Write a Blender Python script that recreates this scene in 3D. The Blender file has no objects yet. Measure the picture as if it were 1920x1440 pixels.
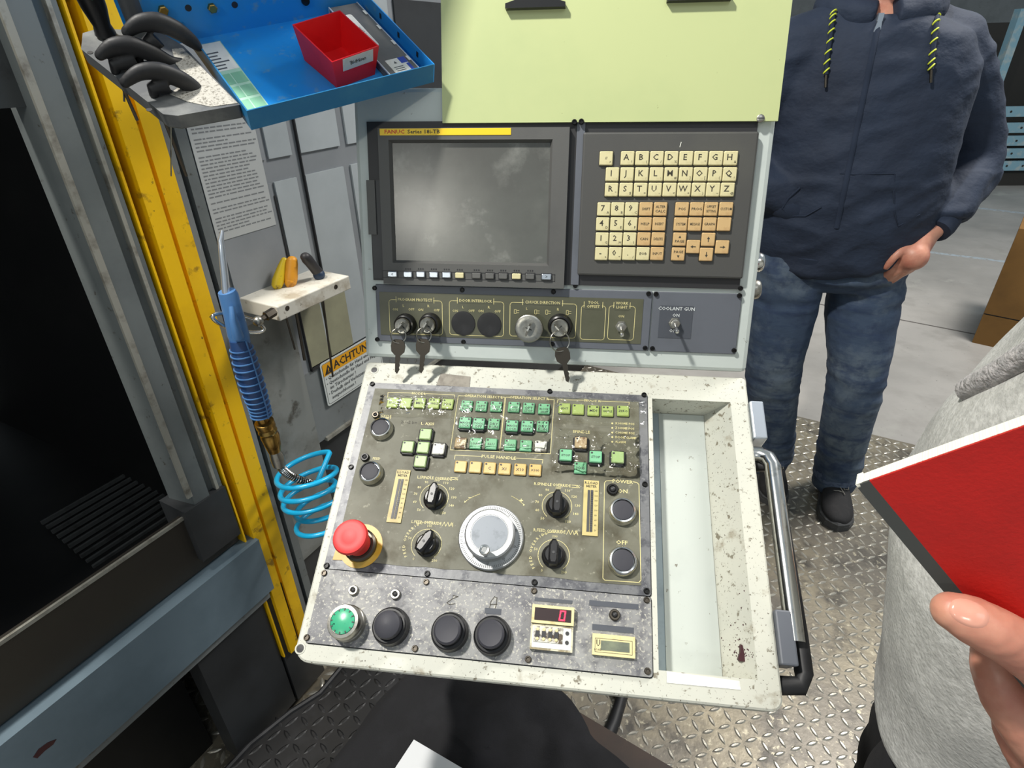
import bpy, bmesh, math, random
from mathutils import Matrix, Vector, noise
random.seed(7)
PI = math.pi
SC = bpy.context.scene
COL = SC.collection

# ------------------------------------------------------------------ camera, world, lights
F, PITCH, ROLL = 1086.13, 0.52088552, -0.02057895
CAM = Vector((0, 0, 1.42))
fw = Vector((0, math.cos(PITCH), -math.sin(PITCH)))
_r = Vector((1, 0, 0)); _u = _r.cross(fw)
RT = math.cos(ROLL) * _r + math.sin(ROLL) * _u
UP = -math.sin(ROLL) * _r + math.cos(ROLL) * _u
cd = bpy.data.cameras.new('camera'); cd.sensor_width = 36; cd.lens = 36 * F / 1920; cd.clip_start = .02; cd.clip_end = 100
cam = bpy.data.objects.new('camera', cd); COL.objects.link(cam)
cam.matrix_world = Matrix(((RT.x, UP.x, -fw.x, CAM.x), (RT.y, UP.y, -fw.y, CAM.y), (RT.z, UP.z, -fw.z, CAM.z), (0, 0, 0, 1)))
SC.camera = cam
w = bpy.data.worlds.new('hall'); SC.world = w; w.use_nodes = True
w.node_tree.nodes['Background'].inputs[0].default_value = (.80, .92, 1, 1)
w.node_tree.nodes['Background'].inputs[1].default_value = .40
def area(name, loc, target, size, power, col=(1, 1, 1), shape='SQUARE', sy=None):
    ld = bpy.data.lights.new(name, 'AREA'); ld.energy = power; ld.size = size; ld.color = col
    if sy: ld.shape = 'RECTANGLE'; ld.size_y = sy
    o = bpy.data.objects.new(name, ld); COL.objects.link(o); o.location = loc
    o.rotation_euler = (Vector(target) - Vector(loc)).to_track_quat('-Z', 'Y').to_euler()
    return o
area('hall_lamp', (-1.06, .16, 3.3), (.1, .75, 1), .16, 90, (1, .965, .90))
area('hall_lamp', (2.6, 2.0, 4.2), (1.3, 1.8, 0), .9, 170, (1, .97, .93))
# lamp whose blurred reflection shows on the dusty monitor glass
area('hall_lamp', (-1.294, -1.842, 2.098), (-.12, .78, 1.236), .08, 9, (1, .97, .86))
area('hall_lamp', (.6, -1.4, 3.4), (.2, .7, .9), 1.0, 9, (.9, .96, 1))
SC.view_settings.view_transform = 'Standard'; SC.view_settings.look = 'None'
SC.view_settings.exposure = 0.0; SC.view_settings.gamma = 1; SC.view_settings.use_curve_mapping = False

# ------------------------------------------------------------------ measuring helpers (sight lines met with real planes)
def ray(x, y): return fw + RT * ((x - 960) / F) - UP * ((y - 720) / F)
def on_plane(x, y, P, n):
    d = ray(x, y); return CAM + d * ((P - CAM).dot(n) / d.dot(n))
def on_z(x, y, z=0.0): d = ray(x, y); return CAM + d * ((z - CAM.z) / d.z)
def at_depth(x, y, t): return CAM + ray(x, y) * t
def frame(O, X, Y):
    X = X.normalized(); Z = X.cross(Y).normalized(); Y = Z.cross(X)
    return Matrix(((X.x, Y.x, Z.x, O.x), (X.y, Y.y, Z.y, O.y), (X.z, Y.z, Z.z, O.z), (0, 0, 0, 1)))
def local(M, x, y, h=0.0):
    n = M.col[2].to_3d(); O = M.translation
    P = on_plane(x, y, O + n * h, n)
    q = M.inverted() @ P; return q.x, q.y
yaw, tu, tl = -0.13240602, 1.30018177, 0.53463038
O0 = Vector((-0.20520807, 0.73704821, 1.03923887))
XX = Vector((math.cos(yaw), math.sin(yaw), 0)); BB = Vector((-math.sin(yaw), math.cos(yaw), 0)); ZZ = Vector((0, 0, 1))
MU = frame(O0, XX, math.cos(tu) * BB + math.sin(tu) * ZZ)      # monitor face of the console
ML = frame(O0, XX, math.cos(tl) * BB + math.sin(tl) * ZZ)      # control face of the console
AZ = math.radians(29.2)
DD = Vector((math.sin(AZ), math.cos(AZ), 0))
MM = frame(Vector((-.42, 1.086, 0)), DD, ZZ)                   # front of the machine
def pu(x, y, h=0.0): return local(MU, x, y, h)
def pl(x, y, h=0.0): return local(ML, x, y, h)
def pm(x, y, h=0.0): return local(MM, x, y, h)
# zoom-crop coordinates -> photo pixels
def cK(x, y): return 1060 + x / 4.5, 220 + y / 4.5
def cS(x, y): return 660 + x / 3.6, 160 + y / 3.6
def cA(x, y): return 690 + x / 2.56, 510 + y / 2.56
def cB(x, y): return 640 + x / 6, 700 + y / 6
def cC(x, y): return 930 + x / 6, 700 + y / 6
def cD(x, y): return 600 + x / 5.538, 860 + y / 5.538
def cE(x, y): return 920 + x / 5.538, 860 + y / 5.538
def cF(x, y): return 540 + x / 4.364, 1050 + y / 4.364
def cG(x, y): return 960 + x / 3.692, 1090 + y / 3.692
def cH(x, y): return 980 + x / 8, 1120 + y / 8

# ------------------------------------------------------------------ materials
def lin(c):
    return tuple(((v / 255) / 12.92 if v / 255 <= .04045 else ((v / 255 + .055) / 1.055) ** 2.4) for v in c) + (1,)
def mat(name, col, rough=.5, metal=0.0, dirt=(), bump=None, spec=.5, emit=0, coat=0, coord='Object', alpha=1):
    m = bpy.data.materials.new(name); m.use_nodes = True; nt = m.node_tree; N = nt.nodes; Lk = nt.links
    b = N['Principled BSDF']; b.inputs['Roughness'].default_value = rough; b.inputs['Metallic'].default_value = metal
    b.inputs['Specular IOR Level'].default_value = spec
    b.inputs['Coat Weight'].default_value = coat; b.inputs['Alpha'].default_value = alpha
    b.inputs['Base Color'].default_value = lin(col)
    if emit:
        b.inputs['Emission Color'].default_value = lin(col); b.inputs['Emission Strength'].default_value = emit
    tc = N.new('ShaderNodeTexCoord')
    last = None
    for i, d in enumerate(dirt):                      # (scale, lo, hi, colour, stretch)
        sc, lo, hi, c2 = d[:4]; st = d[4] if len(d) > 4 else (1, 1, 1); det = d[5] if len(d) > 5 else 6
        mp = N.new('ShaderNodeMapping'); mp.inputs['Scale'].default_value = st; mp.inputs['Location'].default_value = (i * 3.1, i * 1.7, i)
        Lk.new(tc.outputs[coord], mp.inputs[0])
        nz = N.new('ShaderNodeTexNoise'); nz.inputs['Scale'].default_value = sc; nz.inputs['Detail'].default_value = det; nz.inputs['Roughness'].default_value = .62
        Lk.new(mp.outputs[0], nz.inputs['Vector'])
        mr = N.new('ShaderNodeMapRange'); mr.inputs[1].default_value = lo; mr.inputs[2].default_value = hi
        Lk.new(nz.outputs['Fac'], mr.inputs[0])
        mx = N.new('ShaderNodeMix'); mx.data_type = 'RGBA'
        Lk.new(mr.outputs[0], mx.inputs[0])
        if last: Lk.new(last, mx.inputs[6])
        else: mx.inputs[6].default_value = lin(col)
        mx.inputs[7].default_value = lin(c2); last = mx.outputs[2]
    if last: Lk.new(last, b.inputs['Base Color'])
    if bump:
        nz = N.new('ShaderNodeTexNoise'); nz.inputs['Scale'].default_value = bump[0]; nz.inputs['Detail'].default_value = 5
        mp = N.new('ShaderNodeMapping'); mp.inputs['Scale'].default_value = bump[2] if len(bump) > 2 else (1, 1, 1)
        Lk.new(tc.outputs[coord], mp.inputs[0]); Lk.new(mp.outputs[0], nz.inputs['Vector'])
        bp = N.new('ShaderNodeBump'); bp.inputs['Strength'].default_value = bump[1]; bp.inputs['Distance'].default_value = bump[3] if len(bump) > 3 else .002
        Lk.new(nz.outputs['Fac'], bp.inputs['Height']); Lk.new(bp.outputs[0], b.inputs['Normal'])
    return m
M = {}
M['housing'] = mat('worn_cream_paint', (194, 194, 182), .5, 0, [(6, .48, .72, (182, 184, 174)), (30, .60, .72, (150, 142, 124)), (110, .60, .66, (122, 116, 100)), (300, .62, .66, (84, 76, 64))], (60, .05))
M['housing_up'] = mat('cream_paint', (190, 198, 194), .45, 0, [(5, .5, .75, (168, 178, 176)), (90, .66, .70, (120, 118, 108))], (60, .04))
def speckled(name, base, dark, light):
    m = mat(name, base, .45, .25, [(7, .40, .70, light), (42, .50, .60, dark), (240, .55, .62, light)], (120, .12))
    return m
M['plate'] = speckled('scuffed_grey_plate', (98, 99, 102), (76, 77, 82), (116, 117, 118))
M['plate_low'] = mat('worn_speckled_plate', (112, 112, 114), .5, .1, [(7, .42, .62, (142, 142, 140)), (60, .48, .66, (92, 92, 96)), (300, .56, .61, (168, 166, 156)), (30, .60, .74, (80, 80, 84))], (160, .15))
M['frame_grey'] = mat('grey_plate_paint', (92, 96, 104), .5, 0, [(8, .5, .75, (82, 86, 92))])
M['olive'] = mat('olive_film', (78, 79, 62), .38, 0, [(9, .45, .7, (92, 92, 76))])
M['membrane'] = mat('greasy_olive_membrane', (96, 95, 81), .5, 0, [(9, .42, .66, (116, 115, 102)), (26, .5, .68, (80, 76, 60)), (110, .62, .70, (140, 138, 122))], (90, .12), spec=.25)
M['edge_dark'] = mat('dark_edge', (38, 38, 40), .5)
M['bezel'] = mat('grey_plastic', (84, 84, 82), .55, 0, [(9, .5, .8, (72, 72, 72))], (900, .06))
M['bezel_dark'] = mat('dark_grey_plastic', (54, 55, 57), .5, 0, [(9, .5, .8, (66, 66, 66))])
M['kbd'] = mat('keyboard_plastic', (70, 70, 68), .6, 0, [(5, .5, .8, (82, 82, 76))], (900, .06))
M['screen'] = mat('dusty_screen', (90, 92, 88), .24, 0, [(6, .42, .66, (106, 107, 102)), (22, .55, .75, (134, 135, 130)), (5, .45, .70, (78, 78, 75))], (22, .05))
M['key_cream'] = mat('cream_key', (212, 203, 158), .45, 0, [(60, .5, .75, (190, 180, 134))])
M['key_tan'] = mat('tan_key', (200, 168, 118), .45, 0, [(60, .5, .75, (176, 140, 94))])
M['ink'] = mat('black_ink', (58, 54, 42), .6)
M['legend'] = mat('cream_print', (206, 196, 140), .5)
M['legend_w'] = mat('pale_print', (200, 205, 205), .5)
M['yellow_label'] = mat('yellow_label', (240, 200, 20), .4)
M['red_ink'] = mat('red_ink', (200, 60, 30), .5)
M['black'] = mat('black_plastic', (22, 22, 24), .32)
M['black_soft'] = mat('black_rubber', (26, 26, 28), .55, 0, [(40, .5, .7, (40, 40, 42))])
M['btn'] = mat('button_cap', (56, 56, 62), .55, spec=.3)
M['chrome'] = mat('chrome', (215, 215, 212), .16, 1, [(60, .55, .7, (170, 168, 160))])
M['steel'] = mat('brushed_steel', (170, 168, 160), .35, 1, [(50, .5, .7, (120, 116, 106))], (200, .1))
M['steel_dark'] = mat('dark_steel', (92, 86, 78), .4, 1)
M['alu'] = mat('aluminium', (196, 204, 214), .3, .8)
M['screw'] = mat('screw_black', (34, 34, 34), .4, .6)
M['g_key'] = mat('green_key', (112, 176, 134), .4, 0, [(30, .5, .8, (96, 156, 118))])
M['y_key'] = mat('yellow_green_key', (156, 176, 98), .4, 0, [(30, .5, .75, (140, 148, 74))])
M['o_key'] = mat('olive_key', (140, 166, 106), .4, 0, [(60, .5, .7, (176, 186, 150))])
M['w_key'] = mat('worn_white_key', (214, 214, 204), .4, 0, [(90, .52, .6, (100, 96, 84))])
M['b_key'] = mat('scraped_brown_key', (160, 140, 104), .5, 0, [(110, .5, .6, (96, 70, 46)), (200, .55, .62, (214, 206, 182))])
M['p_key'] = mat('amber_key', (198, 166, 98), .4, 0, [(60, .5, .75, (206, 186, 136)), (45, .62, .7, (150, 110, 50))])
M['meter'] = mat('beige_plate', (188, 172, 112), .5, 0, [(40, .5, .7, (160, 142, 88))])
M['red'] = mat('red_button', (214, 44, 44), .5, 0, [(12, .5, .75, (224, 66, 62))])
M['estop_yellow'] = mat('oily_yellow_label', (196, 150, 44), .4, 0, [(20, .5, .7, (206, 176, 96))])
M['green_lens'] = mat('green_lens', (60, 160, 120), .3, 0, [(120, .6, .66, (16, 60, 46))])
M['dial'] = mat('satin_dial', (152, 154, 155), .42, .7, [(30, .5, .7, (176, 178, 178))])
M['dial_top'] = mat('scratched_dial_top', (128, 134, 141), .5, .1, [(60, .5, .68, (100, 106, 112))])
M['led_red'] = mat('red_digit', (255, 40, 70), .5, emit=2.2)
M['lens_dark'] = mat('dark_window', (52, 40, 40), .25)
M['lcd'] = mat('grey_lcd', (96, 102, 88), .3, 0, [(40, .5, .7, (120, 126, 104))])
M['cream_frame'] = mat('cream_frame', (214, 200, 148), .45, 0, [(50, .55, .7, (184, 160, 104))])
M['worn_frame'] = mat('worn_silver_frame', (196, 192, 168), .4, .2, [(80, .5, .6, (140, 128, 100))])
M['grubby'] = mat('grubby_white', (200, 196, 184), .5, 0, [(90, .48, .56, (70, 56, 36)), (160, .55, .62, (190, 190, 184))], (120, .4))
M['white'] = mat('white_label', (226, 226, 218), .5, 0, [(40, .55, .75, (206, 206, 196))])
M['liner'] = mat('grey_white_liner', (182, 188, 182), .45, 0, [(7, .45, .7, (168, 174, 169)), (130, .66, .70, (110, 104, 92))])
M['trough'] = mat('blue_grey_trough', (146, 160, 166), .5, 0, [(24, .5, .7, (122, 134, 140))])
M['tape'] = mat('grey_tape', (68, 72, 80), .6)
M['smudge'] = mat('brown_tape', (132, 126, 114), .5, 0, [(50, .45, .65, (98, 90, 78))])
M['green_board'] = mat('pale_green_board', (188, 197, 141), .45, 0, [(3, .45, .7, (176, 188, 134)), (160, .72, .75, (90, 90, 60))])
M['blue'] = mat('blue_paint', (34, 142, 222), .38, 0, [(10, .45, .7, (62, 142, 196)), (40, .58, .7, (112, 156, 178))])
M['blue_dark'] = mat('blue_lip', (24, 104, 152), .42, 0, [(12, .5, .75, (52, 122, 160))])
M['red_bin'] = mat('red_bin_plastic', (222, 26, 30), .42, 0, [(30, .5, .8, (206, 16, 20))])
M['holder'] = mat('grey_holder', (86, 88, 90), .42, .1, [(14, .5, .7, (122, 124, 122))])
M['holder_sheen'] = mat('speckled_pale_sheen', (168, 165, 156), .5, 0, [(420, .52, .62, (112, 108, 98))], (200, .5))  # pale speckled colour stands in for a reflection on the holder
M['case'] = mat('smoky_case', (92, 92, 90), .25, 0, [(9, .45, .7, (112, 110, 106))])
M['case_edge'] = mat('clear_edge', (188, 196, 204), .3)
M['leaf'] = mat('mint_label', (170, 208, 184), .45)
M['mint'] = mat('mint_print', (128, 182, 150), .5)
M['leaf2'] = mat('green_print', (110, 170, 70), .5)
M['ink_blue'] = mat('blue_print', (40, 70, 170), .5)
M['m_grey'] = mat('machine_grey', (120, 124, 124), .45, 0, [(4, .45, .7, (104, 108, 108)), (50, .62, .7, (84, 82, 76))])
M['m_post'] = mat('machine_post', (104, 109, 108), .45, 0, [(5, .45, .7, (84, 89, 90)), (60, .64, .72, (60, 54, 46))])
M['m_bright'] = mat('machine_bright_edge', (150, 148, 138), .5, .2, [(30, .5, .7, (100, 94, 84))])  # brighter grey that also carries the lit edges of post and sill
M['m_dark'] = mat('machine_dark', (52, 54, 56), .5, .1, [(6, .45, .7, (40, 41, 42))])
M['cavity'] = mat('recess_black', (16, 17, 18), .5, .2, [(6, .5, .7, (24, 24, 24))])  # near-black colour puts the shade of interior and toe recess into the surfaces
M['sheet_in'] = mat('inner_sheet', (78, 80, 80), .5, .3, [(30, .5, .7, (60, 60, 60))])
M['door_light'] = mat('door_pale_panel', (172, 178, 180), .45, 0, [(3, .4, .7, (150, 156, 158))])
M['door_grey'] = mat('door_grey', (138, 141, 144), .5, 0, [(4, .4, .7, (120, 124, 127))])
M['door_olive'] = mat('door_olive_window', (150, 148, 122), .35, 0, [(8, .4, .7, (126, 124, 104))])
M['door_low'] = mat('stained_door', (130, 132, 128), .5, 0, [(7, .45, .65, (104, 104, 98)), (20, .6, .7, (78, 76, 70))])
M['m_yellow'] = mat('worn_yellow', (236, 186, 4), .42, 0, [(30, .60, .68, (150, 112, 20)), (7, .5, .75, (214, 164, 8)), (90, .68, .72, (60, 50, 30))])
M['sill'] = mat('oily_sill', (66, 62, 56), .4, .5, [(5, .45, .7, (62, 58, 54))])
M['m_blue'] = mat('blue_grey_rail', (106, 122, 132), .42, 0, [(4, .45, .7, (88, 104, 114))])
M['stain'] = mat('dark_red_stain', (60, 20, 26), .5)
M['paper'] = mat('notice_paper', (176, 178, 176), .6)
M['ink_soft'] = mat('faded_print', (118, 120, 121), .6)
M['ink_grey'] = mat('grey_print', (84, 86, 88), .6)
M['sign_orange'] = mat('sign_orange', (226, 160, 20), .45)
M['sign_white'] = mat('sign_white', (206, 210, 206), .45)
M['sign_ink'] = mat('sign_ink', (44, 40, 36), .5)
M['block'] = mat('dirty_white_plastic', (206, 202, 190), .5, 0, [(20, .5, .68, (168, 158, 140)), (90, .62, .7, (110, 98, 80))])
M['h_yellow'] = mat('yellow_handle', (206, 176, 28), .4, 0, [(60, .58, .66, (90, 70, 20))])
M['h_orange'] = mat('orange_handle', (214, 146, 34), .45, 0, [(40, .55, .68, (150, 92, 30))])
M['h_black'] = mat('black_handle', (44, 42, 44), .5)
M['h_blue'] = mat('dark_blue_cap', (30, 52, 78), .5)
M['gun'] = mat('blue_gun', (74, 118, 168), .38, 0, [(30, .5, .7, (56, 96, 146))])
M['gun_d'] = mat('dark_blue_grip', (36, 64, 108), .4)
M['brass'] = mat('brass', (176, 142, 78), .3, 1, [(60, .5, .7, (110, 82, 44))])
M['hose'] = mat('sky_blue_hose', (22, 160, 206), .3, 0, [(60, .66, .72, (20, 90, 120))])
M['concrete'] = mat('concrete', (172, 168, 162), .5, 0, [(1.1, .4, .66, (146, 143, 138)), (7, .5, .7, (156, 152, 146)), (60, .66, .72, (92, 90, 86)), (2.3, .62, .7, (170, 168, 160))], (40, .08))
M['joint'] = mat('floor_joint', (96, 92, 88), .8)
M['line_blue'] = mat('worn_floor_line', (168, 178, 184), .6, 0, [(30, .5, .6, (150, 147, 142))])
M['tread'] = mat('tread_steel', (116, 110, 100), .4, .45, [(2.2, .42, .64, (158, 148, 126)), (9, .5, .66, (84, 80, 74)), (60, .58, .66, (180, 172, 150))], (70, .25))
M['lug'] = mat('polished_lug', (196, 190, 176), .3, .6, [(6, .45, .66, (130, 124, 112))], (120, .2))
M['mat_black'] = mat('black_step', (12, 12, 13), .5, 0, [(9, .5, .7, (34, 34, 36))])
M['cardboard'] = mat('cardboard', (126, 90, 40), .75, 0, [(5, .45, .7, (108, 76, 32))])
M['rack'] = mat('pale_blue_rack', (136, 176, 192), .5, 0, [(12, .5, .65, (176, 190, 190))])
M['rack_dark'] = mat('rack_dark', (48, 46, 42), .7)
M['brown_wood'] = mat('rusty_brown_board', (66, 50, 40), .6, 0, [(8, .45, .7, (48, 38, 32))])
M['navy'] = mat('navy_sweat', (32, 44, 64), .8, 0, [(6, .4, .7, (26, 36, 54))], (6, .5, (1.3, 1, 1.7), .035))
M['navy_rib'] = mat('navy_rib', (30, 41, 60), .9, 0, (), (400, .4, (6, 6, .3)))
M['jeans'] = mat('faded_jeans', (56, 72, 94), .85, 0, [(5, .46, .66, (98, 110, 120)), (24, .5, .7, (44, 58, 82)), (9, .5, .7, (40, 56, 84), (1, 1, 4))], (13, .4, (1, 1, 1.7), .010))
M['cuffblue'] = mat('jeans_cuff', (84, 96, 116), .85, 0, [(80, .5, .6, (60, 72, 94))], (700, .2))
M['skin'] = mat('skin', (194, 136, 114), .45, 0, [(30, .42, .68, (178, 112, 94)), (9, .5, .7, (204, 152, 126))], (160, .22, (1, 1, 1), .001))
M['skin'].node_tree.nodes['Principled BSDF'].inputs['Subsurface Weight'].default_value = .08
M['nail'] = mat('nail', (208, 150, 130), .2, 0, [(50, .5, .7, (214, 164, 146))])
M['hair'] = mat('grey_brown_hair', (92, 82, 72), .7, 0, (), (300, .5, (1, 1, .2)))
M['eye'] = mat('eye_white', (224, 220, 214), .3)
M['iris'] = mat('iris', (60, 80, 90), .3)
M['lip'] = mat('lip', (176, 104, 96), .5)
M['shoe'] = mat('black_suede', (34, 33, 34), .8, 0, [(60, .5, .7, (44, 42, 42))], (500, .2))
M['sole'] = mat('grey_sole', (70, 70, 70), .7)
M['lace'] = mat('grey_lace', (140, 136, 128), .7)
M['shoe_blue'] = mat('blue_trim', (90, 140, 190), .6)
M['lime'] = mat('lime_stripe', (206, 218, 60), .6)
M['fleece'] = mat('light_grey_fleece', (176, 176, 172), .95, 0, [(120, .42, .62, (198, 198, 194)), (14, .45, .7, (160, 160, 157))], (260, .45, (1, 1, 1), .003))
M['fleece_rib'] = mat('grey_terry', (160, 158, 158), .95, 0, [(160, .45, .58, (188, 184, 184))], (200, .9, (1, 1, 1), .004))
M['trouser'] = mat('black_cloth', (24, 24, 27), .9, 0, [(12, .45, .7, (34, 34, 38))], (500, .3))
M['book_red'] = mat('red_cover', (178, 16, 8), .55, 0, [(20, .45, .75, (160, 12, 6))], (500, .12))
M['book_dark'] = mat('grey_spine', (62, 64, 62), .6)
M['pages'] = mat('page_edges', (224, 222, 208), .7, 0, (), (900, .3, (1, 1, .02)))
M['sheet'] = mat('white_sheet', (222, 224, 226), .6)
# thin clear wrinkled film
def film_mat():
    m = bpy.data.materials.new('clear_wrinkled_film'); m.use_nodes = True; nt = m.node_tree; nt.nodes.clear()
    o = nt.nodes.new('ShaderNodeOutputMaterial'); t = nt.nodes.new('ShaderNodeBsdfTransparent'); g = nt.nodes.new('ShaderNodeBsdfGlossy')
    g.inputs['Roughness'].default_value = .12; t.inputs[0].default_value = (.98, .98, .96, 1)
    f = nt.nodes.new('ShaderNodeFresnel'); f.inputs[0].default_value = 1.33
    mx = nt.nodes.new('ShaderNodeMixShader'); nt.links.new(f.outputs[0], mx.inputs[0]); nt.links.new(t.outputs[0], mx.inputs[1]); nt.links.new(g.outputs[0], mx.inputs[2])
    tc = nt.nodes.new('ShaderNodeTexCoord'); nz = nt.nodes.new('ShaderNodeTexNoise'); nz.inputs['Scale'].default_value = 55; nz.inputs['Detail'].default_value = 3; nz.inputs['Distortion'].default_value = 1.5
    nt.links.new(tc.outputs['Object'], nz.inputs['Vector'])
    bp = nt.nodes.new('ShaderNodeBump'); bp.inputs['Strength'].default_value = .6; bp.inputs['Distance'].default_value = .002
    nt.links.new(nz.outputs['Fac'], bp.inputs['Height']); nt.links.new(bp.outputs[0], g.inputs['Normal']); nt.links.new(bp.outputs[0], f.inputs['Normal'])
    nt.links.new(mx.outputs[0], o.inputs[0]); return m
M['film'] = film_mat()

# ------------------------------------------------------------------ mesh builder
class MB:
    def __init__(s): s.v = []; s.f = []; s.m = []
    def add(s, vs, fs, T=None, mi=0):
        n = len(s.v)
        s.v += [tuple((T @ Vector(p)) if T else p) for p in vs]
        s.f += [tuple(i + n for i in f) for f in fs]; s.m += [mi] * len(fs); return s
    def box(s, x0, x1, y0, y1, z0, z1, T=None, mi=0):
        v = [(x, y, z) for z in (z0, z1) for y in (y0, y1) for x in (x0, x1)]
        return s.add(v, [(0, 2, 3, 1), (4, 5, 7, 6), (0, 1, 5, 4), (2, 6, 7, 3), (0, 4, 6, 2), (1, 3, 7, 5)], T, mi)
    def prism(s, pts, z0, z1, T=None, mi=0, ch=0.0, mtop=None):
        n = len(pts); cx = sum(p[0] for p in pts) / n; cy = sum(p[1] for p in pts) / n
        rings = [[(x, y, z0) for x, y in pts]]
        if ch > 0:
            rings.append([(x, y, z1 - ch) for x, y in pts])
            R = max(math.hypot(x - cx, y - cy) for x, y in pts)
            rings.append([(cx + (x - cx) * (1 - ch / max(abs(x - cx), .6 * R, 1e-6) if abs(x - cx) > 0 else 1), cy + (y - cy) * (1 - ch / max(abs(y - cy), .3 * R, 1e-6)), z1) for x, y in pts])
        else: rings.append([(x, y, z1) for x, y in pts])
        v = [p for r in rings for p in r]; k = len(rings)
        f = [tuple(reversed(range(n)))]
        for a in range(k - 1):
            for i in range(n):
                j = (i + 1) % n; f.append((a * n + i, a * n + j, (a + 1) * n + j, (a + 1) * n + i))
        s.add(v, f, T, mi); s.add([p for p in rings[-1]], [tuple(range(n))], T, mi if mtop is None else mtop)
        return s
    def lathe(s, prof, n=32, T=None, mi=0, c=(0, 0, 0)):
        v = []; f = []
        for r, z in prof:
            for i in range(n):
                a = 2 * PI * i / n; v.append((c[0] + r * math.cos(a), c[1] + r * math.sin(a), c[2] + z))
        for k in range(len(prof) - 1):
            for i in range(n):
                j = (i + 1) % n; f.append((k * n + i, k * n + j, (k + 1) * n + j, (k + 1) * n + i))
        f.append(tuple(reversed(range(n)))); f.append(tuple((len(prof) - 1) * n + i for i in range(n)))
        return s.add(v, f, T, mi)
    def tube(s, pts, r, n=10, mi=0, T=None, closed=False, flat=1.0, nrm=None):
        pts = [Vector(p) for p in pts]; k = len(pts); v = []; f = []
        up = None
        for i, p in enumerate(pts):
            a = pts[(i - 1) % k] if (closed or i) else pts[0]; b = pts[(i + 1) % k] if (closed or i < k - 1) else pts[-1]
            t = (b - a).normalized()
            if up is None:
                up = nrm.copy() if nrm else (Vector((0, 0, 1)) if abs(t.z) < .9 else Vector((1, 0, 0)))
            sd = t.cross(up).normalized(); up = sd.cross(t).normalized()
            rr = r[i] if isinstance(r, (list, tuple)) else r
            for j in range(n):
                an = 2 * PI * j / n; v.append(p + sd * math.cos(an) * rr * flat + up * math.sin(an) * rr)
        for i in range(k if closed else k - 1):
            for j in range(n):
                q = (j + 1) % n; i2 = (i + 1) % k
                f.append((i * n + j, i * n + q, i2 * n + q, i2 * n + j))
        if not closed:
            f.append(tuple(reversed(range(n)))); f.append(tuple((k - 1) * n + j for j in range(n)))
        return s.add(v, f, T, mi)
    def ell(s, c, rx, ry, rz, T=None, mi=0, n=20, m=12, R=None):
        v = []; f = []
        for a in range(m + 1):
            th = PI * a / m
            for b in range(n):
                ph = 2 * PI * b / n
                p = Vector((rx * math.sin(th) * math.cos(ph), ry * math.sin(th) * math.sin(ph), rz * math.cos(th)))
                if R: p = R @ p
                v.append(Vector(c) + p)
        for a in range(m):
            for b in range(n):
                q = (b + 1) % n; f.append((a * n + b, (a + 1) * n + b, (a + 1) * n + q, a * n + q))
        return s.add(v, f, T, mi)
    def text(s, txt, size, x, y, z=0.0, T=None, mi=0, ang=0.0, sx=1.0, align='CENTER', bold=0.0):
        key = (txt, align, bold)
        if key not in TXT:
            c = bpy.data.curves.new('t', 'FONT'); c.body = txt; c.size = 1; c.align_x = align; c.align_y = 'CENTER'; c.resolution_u = 1; c.offset = bold
            o = bpy.data.objects.new('t', c); COL.objects.link(o)
            dg = bpy.context.evaluated_depsgraph_get(); me = bpy.data.meshes.new_from_object(o.evaluated_get(dg))
            TXT[key] = ([tuple(q.co) for q in me.vertices], [tuple(p.vertices) for p in me.polygons])
            bpy.data.objects.remove(o); bpy.data.curves.remove(c); bpy.data.meshes.remove(me)
        v, f = TXT[key]
        A = Matrix.Translation((x, y, z)) @ Matrix.Rotation(ang, 4, 'Z') @ Matrix.Diagonal((size * sx, size, 1, 1))
        return s.add(v, f, (T @ A) if T else A, mi)
    def line(s, pts, wd, z, T=None, mi=0, closed=False):
        k = len(pts)
        for i in range(k if closed else k - 1):
            a = Vector(pts[i]); b = Vector(pts[(i + 1) % k]); d = (b - a)
            if d.length < 1e-7: continue
            d.normalize(); n = Vector((-d.y, d.x)) * wd / 2; a = a - d * wd / 2; b = b + d * wd / 2
            s.add([(a.x - n.x, a.y - n.y, z), (b.x - n.x, b.y - n.y, z), (b.x + n.x, b.y + n.y, z), (a.x + n.x, a.y + n.y, z)], [(0, 1, 2, 3)], T, mi)
        return s
    def mesh(s, name, mats, smooth=None):
        me = bpy.data.meshes.new(name); me.from_pydata(s.v, [], s.f)
        for m in mats: me.materials.append(M[m] if isinstance(m, str) else m)
        me.polygons.foreach_set('material_index', s.m)
        bm = bmesh.new(); bm.from_mesh(me); bmesh.ops.recalc_face_normals(bm, faces=[f for f in bm.faces if f.is_valid and not all(e.is_boundary for e in f.edges)]); bm.to_mesh(me); bm.free()
        if smooth is not None:
            me.polygons.foreach_set('use_smooth', [True] * len(me.polygons)); me.set_sharp_from_angle(angle=math.radians(smooth))
        me.update(); return me
    def build(s, name, mats, parent=None, T=None, smooth=None, **props):
        return link(name, s.mesh(name, mats, smooth), parent, T, **props)
TXT = {}
WORLD = {}
def link(name, me, parent=None, T=None, **props):
    o = bpy.data.objects.new(name, me); COL.objects.link(o)
    T = T or Matrix.Identity(4); WORLD[o.name] = T
    if parent: o.parent = parent; o.matrix_local = WORLD[parent.name].inverted() @ T
    else: o.matrix_world = T
    for k, v in props.items(): o[k] = v
    return o
def thing(name, label, cat, T=None, group=None):
    o = link(name, None, None, T); o['label'] = label; o['category'] = cat
    if group: o['group'] = group
    return o
def Tm(Mx, x, y, z=0.0, ang=0.0): return Mx @ Matrix.Translation((x, y, z)) @ Matrix.Rotation(ang, 4, 'Z')
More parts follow.
